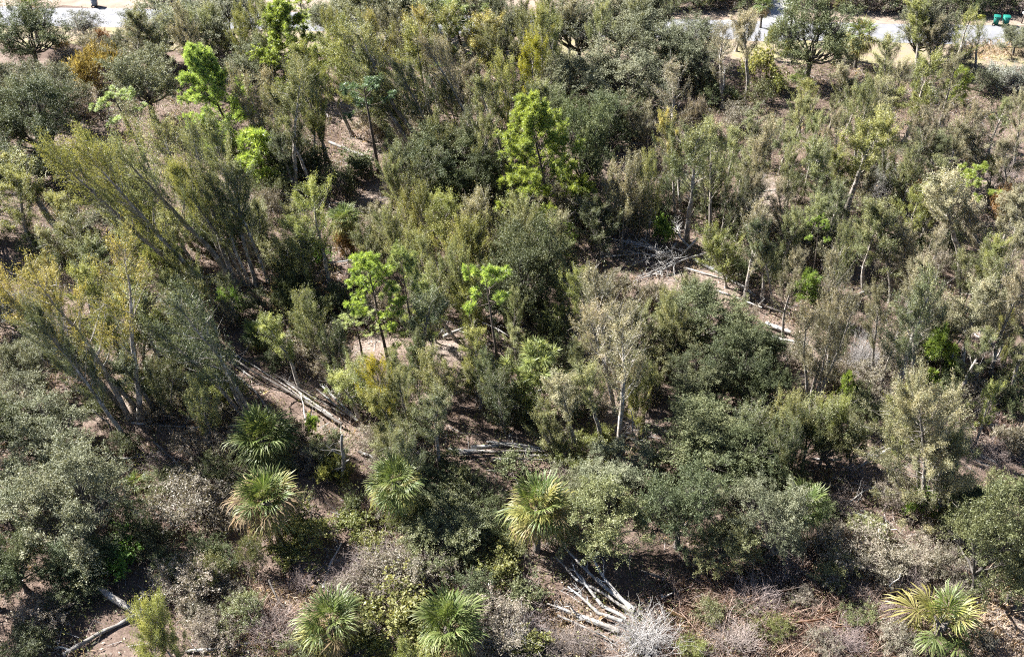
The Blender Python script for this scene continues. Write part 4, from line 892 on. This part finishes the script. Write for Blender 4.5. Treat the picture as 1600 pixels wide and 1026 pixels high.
POLES = [((362, 550), (502, 642)), ((428, 584), (540, 648)), ((300, 520), (395, 590)), ((470, 720), (540, 745)), ((500, 735), (470, 760)),
 ((1290, 555), (1340, 575)), ((1410, 640), (1360, 655)), ((1180, 300), (1230, 290)), ((1240, 270), (1290, 285)), ((1430, 318), (1490, 330)), ((1520, 520), (1560, 545)), ((1560, 690), (1610, 700)), ((1490, 680), (1530, 690)), ((1480, 705), (1520, 735)),
 ((1000, 345), (1050, 355)), ((980, 330), (1030, 342)), ((620, 775), (680, 765)), ((560, 705), (610, 725)), ((650, 680), (700, 672)), ((760, 690), (850, 700)), ((770, 718), (850, 718)), ((690, 712), (760, 714)),
 ((870, 960), (960, 1000)), ((1040, 905), (1000, 890)), ((330, 720), (280, 700)), ((240, 690), (300, 745)), ((1330, 715), (1400, 690)), ((1300, 745), (1390, 770)), ((1180, 470), (1230, 490)), ((1120, 455), (1190, 480)), ((640, 300), (580, 312)), ((800, 300), (850, 310)), ((520, 160), (570, 175)), ((900, 360), (960, 372)), ((20, 985), (80, 1010))]
for i, (a_, b_) in enumerate(POLES):
    r_ = [.055, .075, .10][i % 3]; m_ = ((a_[0]+b_[0])/2+rnd.uniform(-3, 3), (a_[1]+b_[1])/2+rnd.uniform(-3, 3))
    stem_thing('fallen_branch' if r_ < .1 else 'fallen_log', [a_, m_, b_], r_, r_*.5, [B_LOG, B_DARK, B_LOG, B_DARK, B_DEAD][i % 5], None, 'branch' if r_ < .1 else 'log', [rnd.uniform(.15, .5), rnd.uniform(.2, .6), rnd.uniform(.15, .5)], [2, 4, 3][i % 3], .3, 2, i)

# standing dead stems
def snag(xb, yb, xt, yt, r0, mat, label, subs=4, lean_y=0, seed=0, mark=None):
    B = G(xb, yb); T = on_plane(xt, yt, B.y+lean_y); rng = np.random.default_rng(2000+seed+xb)
    e = empty('dead_sapling', B); v = T-B; mid = v*.5+Vector((rng.normal()*.12*v.length**.5, 0, 0))
    a, b = limb_parts(rng, [(0, 0, -.05), mid*.5, mid, v*.8, v], r0, r0*.4, subs, .3, 2)
    a.build('stem', mat, e, True)
    if b.n: b.build('branches', mat, e, True)
    thing_note(e, 'dead stem', 'dead stem', proj(B+v*.5)[:2], label, 'dead tree', 'standing dead stems', mark)
snag(533, 758, 534, 678, .16, B_LOG, 'dark crooked snag between the two left palms', 3, seed=1, mark='the crooked snag')
snag(176, 678, 146, 640, .08, B_LOG, 'short dead stem beside the long pale leaning trunk', 1, seed=2)
snag(1480, 585, 1516, 500, .08, B_DEAD, 'thin pale stem leaning right of the small vivid pine', 1, seed=3)
snag(1540, 588, 1572, 505, .09, B_DEAD, 'thin pale stem slanting at the foot of dark trunks by the right edge', 1, seed=4)
snag(1522, 620, 1530, 570, .06, B_DEAD, 'forked pale dead sapling by the right edge', 5, seed=5)
snag(1395, 930, 1408, 895, .06, B_DEAD, 'little bent grey stick above the open corner palm', 1, seed=6)
snag(1502, 645, 1512, 622, .07, B_DEAD, 'short white stick in shade right of the broad drooping tan tree', 0, seed=7)
snag(490, 752, 546, 718, .10, B_LOG, 'grey bough arching beside the crooked snag', 4, seed=8)
snag(640, 700, 622, 640, .09, B_DARK, 'dark dead trunk under the vivid yellow sapling', 3, seed=9)
snag(1000, 700, 985, 640, .05, B_DEAD, 'thin grey sapling stem over the pink litter', 3, seed=10)
snag(945, 545, 935, 490, .08, B_DEAD, 'whitish bare stem inside the pale central tree', 5, seed=11)
snag(955, 540, 952, 485, .07, B_DEAD, 'second whitish bare stem inside the pale central tree', 5, seed=12)
snag(1128, 165, 1133, 105, .12, B_DEAD, 'white straight stem below the tan tree near the road', 2, seed=13)

# the heap of pale branches in the clearing: a dead tree top
hp = empty('dead_tree_top', G(1045, 398)); h0 = G(1045, 398); hr = np.random.default_rng(99)
for i, pts in enumerate([[(1105, 395, .9), (1080, 402, .6), (1050, 412, .4), (1010, 428, .2)], [(1090, 372, 1.5), (1068, 396, .7), (1040, 415, .4)], [(1028, 390, .4), (990, 378, .6), (950, 372, .3)], [(1040, 400, .4), (1000, 396, .35), (940, 402, .2)],
                         [(1030, 395, .5), (1005, 384, .8), (968, 376, .6)], [(1050, 392, .6), (1020, 400, .6), (985, 415, .2)], [(1055, 405, .5), (1032, 398, .9), (1002, 372, 1.1)], [(1060, 410, .3), (1030, 425, .3), (990, 440, .15)],
                         [(1056, 380, .3), (1048, 395, .5), (1040, 412, .3)], [(1075, 385, .5), (1062, 370, .8), (1058, 350, 1.0)]]):
    a, b = limb_parts(hr, [G(x, y, z)-h0 for x, y, z in pts], .11, .035, 12, .36, 3)
    st = a.build('branch', B_DEAD, hp, True)
    if b.n: b.build('side_twigs', B_DEAD, st, True)
thing_note(hp, 'log', 'log', (1035, 402), 'tangled heap of bleached branches in the clearing, a dead fallen tree top', 'dead tree', 'fallen logs and dead branches', 'the heap of pale branches')

# ---- across and along the road
def box(mb, c, s, taper=1.0, tint=.5):
    x, y, z = c; a, b, h = s[0]/2, s[1]/2, s[2]
    V = [(x+sx*a*k, y+sy*b*k, z+zz) for zz, k in ((0, taper), (h, 1.0)) for sx, sy in ((-1, -1), (1, -1), (1, 1), (-1, 1))]
    mb.add(V, [[3, 2, 1, 0], [4, 5, 6, 7], [0, 1, 5, 4], [1, 2, 6, 5], [2, 3, 7, 6], [3, 0, 4, 7]], tint)
def cart(px, py, col, rz, label, mark=None):
    B = G(px, py); e = empty('trash_cart', (B.x, B.y, .014)); e.rotation_euler = (0, 0, rz)
    m = plain_mat('cart_plastic_'+label.split()[0], col, .45); dk = plain_mat('cart_rubber', (.02, .02, .02), .8)
    b = MB(); box(b, (0, 0, .12), (.64, .72, .86), .80); box(b, (0, 0, .93), (.70, .78, .06)); box(b, (0, -.33, .10), (.5, .05, .5), .9)
    body = b.build('body', m, e)
    l = MB(); V = []
    n = 7
    for i in range(n):                                   # gently domed lid
        y = -.42+.86*i/(n-1); z = 1.0+.10*math.sin(math.pi*(i/(n-1))**.8)
        V += [(-.36, y, z-.03), (-.30, y, z), (.30, y, z), (.36, y, z-.03)]
    l.add(V, [[i*4+j, i*4+j+1, i*4+j+5, i*4+j+4] for i in range(n-1) for j in range(3)])
    l.build('lid', m, e, True)
    h = MB(); tube(h, [(-.30, .40, 1.0), (-.26, .50, 1.02), (.26, .50, 1.02), (.30, .40, 1.0)], [.02]*4, 6); h.build('handle', m, e, True)
    for sx in (-1, 1):
        w = MB(); a = np.linspace(0, 2*math.pi, 15)[:-1]
        tube(w, [(sx*.26, .34, .13), (sx*.35, .34, .13)], [.13, .13], 14); w.build('wheel', dk, e)
    thing_note(e, 'cart', 'cart', (px, py-8), label, 'bin', 'carts put out by the road', mark)
cart(1555, 39, (.008, .12, .09), R(158), 'green wheeled trash cart, the one nearer the yellow tote', 'the green carts')
cart(1570, 39.5, (.009, .14, .105), R(172), 'green wheeled trash cart, the one nearer the mailbox post')
cart(149, 10.5, (.15, .17, .20), R(186), 'grey wheeled cart by the road in the upper left', 'the grey cart')
B = G(1532, 30); e = empty('recycling_tote', (B.x, B.y, .014)); e.rotation_euler = (0, 0, .2)
ym = plain_mat('tote_yellow', (.38, .36, .03), .5)
b = MB(); box(b, (0, 0, 0), (.78, .5, .40), .86); b.build('body', ym, e)
b = MB()
for c, s_ in (((0, -.27, .40), (.86, .05, .05)), ((0, .27, .40), (.86, .05, .05)), ((-.41, 0, .40), (.05, .49, .05)), ((.41, 0, .40), (.05, .49, .05))): box(b, c, s_)
b.build('rim', ym, e)
b = MB(); box(b, (0, 0, .402), (.74, .46, .07), 1.0); b.build('contents', plain_mat('tote_contents', (.36, .36, .08), .7, .4, 20), e)
thing_note(e, 'tote', 'tote', (1532, 27), 'yellow recycling tote beside the green carts', 'bin', 'carts put out by the road')
B = G(1596, 37); e = empty('mailbox', (B.x, B.y, .006)); e.rotation_euler = (0, 0, R(186))
b = MB(); box(b, (0, 0, 0), (.11, .11, 1.05)); b.build('post', plain_mat('post_wood', (.07, .05, .04), .9), e)
b = MB(); pts = [(math.cos(t)*.10, math.sin(t)*.10+.12) for t in np.linspace(0, math.pi, 9)]; pr = [(.10, 0), *pts, (-.10, 0)]
V = [(x, y, z+1.052) for y in (-.25, .25) for x, z in pr]; k = len(pr)
b.add(V, [[i, (i+1) % k, k+(i+1) % k, k+i] for i in range(k)]); b.add(V[:k]+[(0, -.25, 1.13)], [[i, (i+1) % k, k] for i in range(k)]); b.add(V[k:]+[(0, .25, 1.13)], [[i, (i+1) % k, k] for i in range(k)])
bx = b.build('box', plain_mat('mailbox_white', (.6, .6, .6), .4), e)
b = MB(); box(b, (.115, -.05, 1.16), (.012, .16, .05)); b.build('flag', plain_mat('mailbox_flag', (.5, .04, .03), .5), bx)
thing_note(e, 'mailbox', 'mailbox', (1596, 28), 'white mailbox on dark post at the right edge of the road', 'mailbox')
# white sand driveway opposite
dv = MB(); c0 = G(1214, 30)
xs = [(-1.9, 0), (1.9, 0), (2.1, 9), (-2.3, 9), (2.6, 26), (-2.9, 26)]
dv.add([(c0.x+a+.18*b_, road_y(c0.x)+2.6+b_, .018) for a, b_ in xs], [[0, 1, 2, 3], [3, 2, 4, 5]])
tag(dv.build('driveway', strip_mat('driveway_sand', [(0.3, (.27, .265, .255)), (0.7, (.36, .355, .345))])), kind='structure')
FAR = """1040 2 60 34 d|1075 4 56 34 d|1105 0 50 36 o|1140 -2 50 34 t|1165 2 54 38 d|1188 0 40 34 t|1300 -2 50 36 y|1330 2 60 36 t|1365 2 60 38 t|1400 4 60 38 d|1435 5 60 38 d|1470 6 60 38 d|1500 4 50 36 t|1525 8 50 38 d|1550 6 50 36 d|1580 6 60 36 t|1605 8 56 36 d
1020 -14 80 40 d|1090 -16 90 44 d|1160 -16 90 44 o|1260 -16 80 44 t|1330 -16 90 44 d|1410 -14 90 44 d|1490 -14 90 44 d|1570 -12 90 44 d|1640 6 80 44 d|960 -10 70 40 o|330 -16 90 40 g|250 -20 90 40 g"""
for c in rows(FAR):
    x, y, w, h = map(int, c[:4]); shrub(x, y, w, h, c[4], 's')

# ------------------------------------------------------------------ ground cover: litter, dry grass, weeds, sticks
gr = np.random.default_rng(5)
def field(seed, lo=2.0, hi=9.0, n=14):
    r_ = np.random.default_rng(seed); P = [(r_.uniform(lo, hi), r_.uniform(0, 6.28), r_.uniform(0, 6.28)) for _ in range(n)]
    return lambda X, Y: sum(np.sin((X*math.cos(a)+Y*math.sin(a))*6.283/w+p) for w, a, p in P)/math.sqrt(n/2)
def spots(n, f=None, thr=0.0, y1=106):
    Y = gr.uniform(27, y1, n*3); X = gr.uniform(-1, 1, n*3)*70
    ok = (np.abs(X) < .52*Y+9) & (Y < road_y(X)-8.0)
    if f is not None: ok &= f(X, Y)+gr.normal(size=len(X))*.35 > thr
    return X[ok][:n], Y[ok][:n]
def patch(u0, v0, u1, v1, n):                       # ground between four survey corners
    a, b, c, d = G(u0, v0), G(u1, v0), G(u1, v1), G(u0, v1); s_ = gr.random(n); t = gr.random(n)
    X = (a.x*(1-s_)+b.x*s_)*(1-t)+(d.x*(1-s_)+c.x*s_)*t; Y = a.y*(1-t)+d.y*t
    return X+gr.normal(size=n)*.7, Y+gr.normal(size=n)*.7
def blades(mb, X, Y, h, w, lean=.35, tint=None):
    N = len(X); az = gr.uniform(0, 6.283, N); d = np.stack([np.cos(az), np.sin(az), 0*az], 1)
    H = h*gr.uniform(.45, 1.35, (N, 1)); B = np.stack([X, Y, np.full(N, -.06)], 1)
    ln = gr.normal(size=(N, 3))*lean; ln[:, 2] = 0
    W = w*gr.uniform(.6, 1.4, N)[:, None]
    M_ = B+H*.6*(np.array([0, 0, 1])+ln*.5); T = B+H*(np.array([0, 0, .92])+ln*1.25)
    V = np.stack([B-d*W*.5, B+d*W*.5, M_+d*W*.42, T, M_-d*W*.42], 1).reshape(-1, 3)
    mb.add(V, np.arange(N*5).reshape(-1, 5), np.repeat(gr.random(N) if tint is None else np.clip(tint+gr.normal(size=N)*.2, 0, 1), 5))
M_LITTER = leaf_mat('litter', [(0.0, (0.071, 0.046, 0.033)), (0.4, (0.152, 0.105, 0.080)), (0.75, (0.254, 0.197, 0.159)), (1.0, (0.349, 0.292, 0.248))], trans=.05, rough=.9, spec=.15, vary=0)
M_STRAW = leaf_mat('straw', [(0.0, (0.140, 0.099, 0.061)), (0.5, (0.319, 0.239, 0.159)), (1.0, (0.524, 0.430, 0.309))], trans=.25, rough=.8, spec=.2, vary=0)
M_RUST = leaf_mat('red_brown_stalks', [(0.0, (0.083, 0.048, 0.037)), (0.5, (0.207, 0.129, 0.099)), (1.0, (0.414, 0.315, 0.256))], trans=.2, rough=.85, spec=.2, vary=0)
M_WEED = leaf_mat('weeds', [(0.0, (.045, .056, .020)), (0.5, (.10, .108, .042)), (1.0, (.22, .21, .09))], trans=.3, vary=0)

X, Y = spots(64000); mb = MB(); N = len(X)
C = np.stack([X, Y, gr.uniform(.0, .14, N)], 1); ax = gr.normal(size=(N, 3)); ax[:, 2] *= .35
leaves(mb, gr, C, ax, .22, .085, 1.4, gr.random(N)**.9)
tag(mb.build('leaf_litter', M_LITTER), 'brown and tan fallen leaves strewn over the ground', 'litter', kind='stuff')
mb = MB()
X, Y = spots(52000, field(21), .25); blades(mb, X, Y, .42, .035, .45)
for a in [(90, 90, 200, 150, 2600), (560, 150, 640, 220, 1500), (1480, 900, 1600, 1026, 1500), (1500, 68, 1600, 90, 1500), (380, 930, 480, 1020, 1800), (560, 860, 700, 930, 2400), (270, 600, 340, 680, 1200), (760, 950, 900, 1040, 2600), (1060, 900, 1420, 1045, 11000), (430, 440, 560, 520, 2500)]:
    X, Y = patch(*a); blades(mb, X, Y, .5, .04, .5)
tag(mb.build('dry_grass', M_STRAW), 'pale straw-coloured dry grass between the shrubs', 'grass', kind='stuff')
mb = MB(); bf = field(31, 1.2, 5)
for a in [(1040, 900, 1380, 1045, 15000), (1180, 960, 1400, 1050, 5000), (380, 920, 470, 1010, 2000), (420, 470, 560, 530, 2600), (1500, 560, 1610, 700, 2500)]:
    X, Y = patch(*a); ok = bf(X, Y)+gr.normal(size=len(X))*.3 > -.35; X, Y = X[ok], Y[ok]; blades(mb, X, Y, .3+.5*np.clip(bf(X, Y)*.5+.6, 0, 1)[:, None], .032, .8)
tag(mb.build('dry_brush', M_RUST), 'red-brown dead stalks matted at lower right', 'grass', kind='stuff')
mb = MB(); f = field(22, 1.5, 7); X, Y = spots(17000, f, -.7)
def open_ground(X, Y):                              # the bare spots stay bare
    ok = np.ones(len(X), bool)
    for u, v, a, b in PALE:
        c = G(u, v); k = F/proj(c)[2]; ok &= ((X-c.x)/(a/k*.8))**2+((Y-c.y)/(b/k/math.sin(math.atan2(CH, c.y))*.8))**2 > 1
    return ok
ok = open_ground(X, Y); X, Y = X[ok], Y[ok]
K = 12; Xc = np.repeat(X, K)+gr.normal(size=len(X)*K)*.26; Yc = np.repeat(Y, K)+gr.normal(size=len(X)*K)*.26; hz = np.repeat(gr.uniform(.2, 1.0, len(X)), K)
C = np.stack([Xc, Yc, hz*gr.uniform(.2, 1.1, len(Xc))], 1); ax = gr.normal(size=(len(C), 3)); ax[:, 2] += .8
leaves(mb, gr, C, ax, .17, .055, .35, np.clip(np.repeat(gr.random(len(X)), K)+gr.normal(size=len(C))*.15, 0, 1))
tag(mb.build('undergrowth', M_WEED), 'low olive weeds and seedlings under the trees', 'undergrowth', kind='stuff')
mb = MB(); X, Y = spots(7500, field(24, 2, 8), -.25); ok = open_ground(X, Y); X, Y = X[ok], Y[ok]
for x, y in zip(X, Y):
    L_ = gr.uniform(.4, 1.5); d = gr.normal(size=3)*.38; d[2] = 1; c = np.array([x, y, -.05]); r_ = gr.uniform(.007, .016)
    p = c+d*L_*.55+gr.normal(size=3)*.06; q = p+(d+gr.normal(size=3)*.5)*L_*.45; q2 = p+(d+gr.normal(size=3)*.6)*L_*.4; t_ = gr.random()
    tube(mb, [c, p, q], [r_, r_*.8, r_*.4], 3, t_, cap=False); tube(mb, [p, q2], [r_*.7, r_*.3], 3, t_, cap=False)
tag(mb.build('bare_brush', B_TWIGB), 'thin leafless stems standing all through the undergrowth', 'brush', kind='stuff')
mb = MB(); X, Y = spots(5200, field(23, 3, 12), -.2)
for x, y in zip(X, Y):
    az = gr.uniform(0, 6.28); L_ = gr.uniform(.4, 1.9); d = np.array([math.cos(az), math.sin(az), gr.normal()*.12]); c = np.array([x, y, gr.uniform(.05, .22)])
    r_ = gr.uniform(.010, .026); tube(mb, [c-d*L_/2, c+gr.normal(size=3)*.05, c+d*L_/2], [r_, r_*.9, r_*.5], 3, gr.random(), cap=False)
tag(mb.build('stick_litter', B_TWIG), 'small bleached sticks scattered over the litter', 'sticks', kind='stuff')


# ------------------------------------------------------------------ tell each thing apart in words
SECT = [('right of', (1, 0)), ('left of', (-1, 0)), ('above', (0, -1)), ('below', (0, 1))]
ORD = ['nearest', 'second nearest', 'third nearest', 'fourth nearest', 'fifth nearest', 'sixth nearest', 'seventh nearest', 'eighth nearest', 'ninth nearest', 'tenth nearest']
nouns = {}
for t in THINGS: nouns.setdefault(t[1], []).append(t)
rank = {}
for noun, ts in nouns.items():
    for mi, (ph, mp, mo) in enumerate(MARKS):
        buckets = {}
        for t in ts:
            if t[0] is mo: continue
            dx, dy = t[3][0]-mp[0], t[3][1]-mp[1]
            sec = ('right of' if dx > 0 else 'left of') if abs(dx) > abs(dy) else ('below' if dy > 0 else 'above')
            buckets.setdefault(sec, []).append((math.hypot(dx, dy), id(t), t))
        for sec, lst in buckets.items():
            lst.sort(key=lambda q: q[0])
            for k, (dd, _, t) in enumerate(lst[:10]): rank.setdefault(id(t), []).append((k*60+dd, k, sec, ph))
for t in THINGS:
    if t[4] is not None: continue
    best = min(rank.get(id(t), [(0, None, None, None)]), key=lambda q: q[0])
    if best[1] is None: t[0]['label'] = f'{t[2]} in the thick of the wood'
    else: t[0]['label'] = f'{t[2]}, {ORD[best[1]]} one {best[2]} {best[3]}'
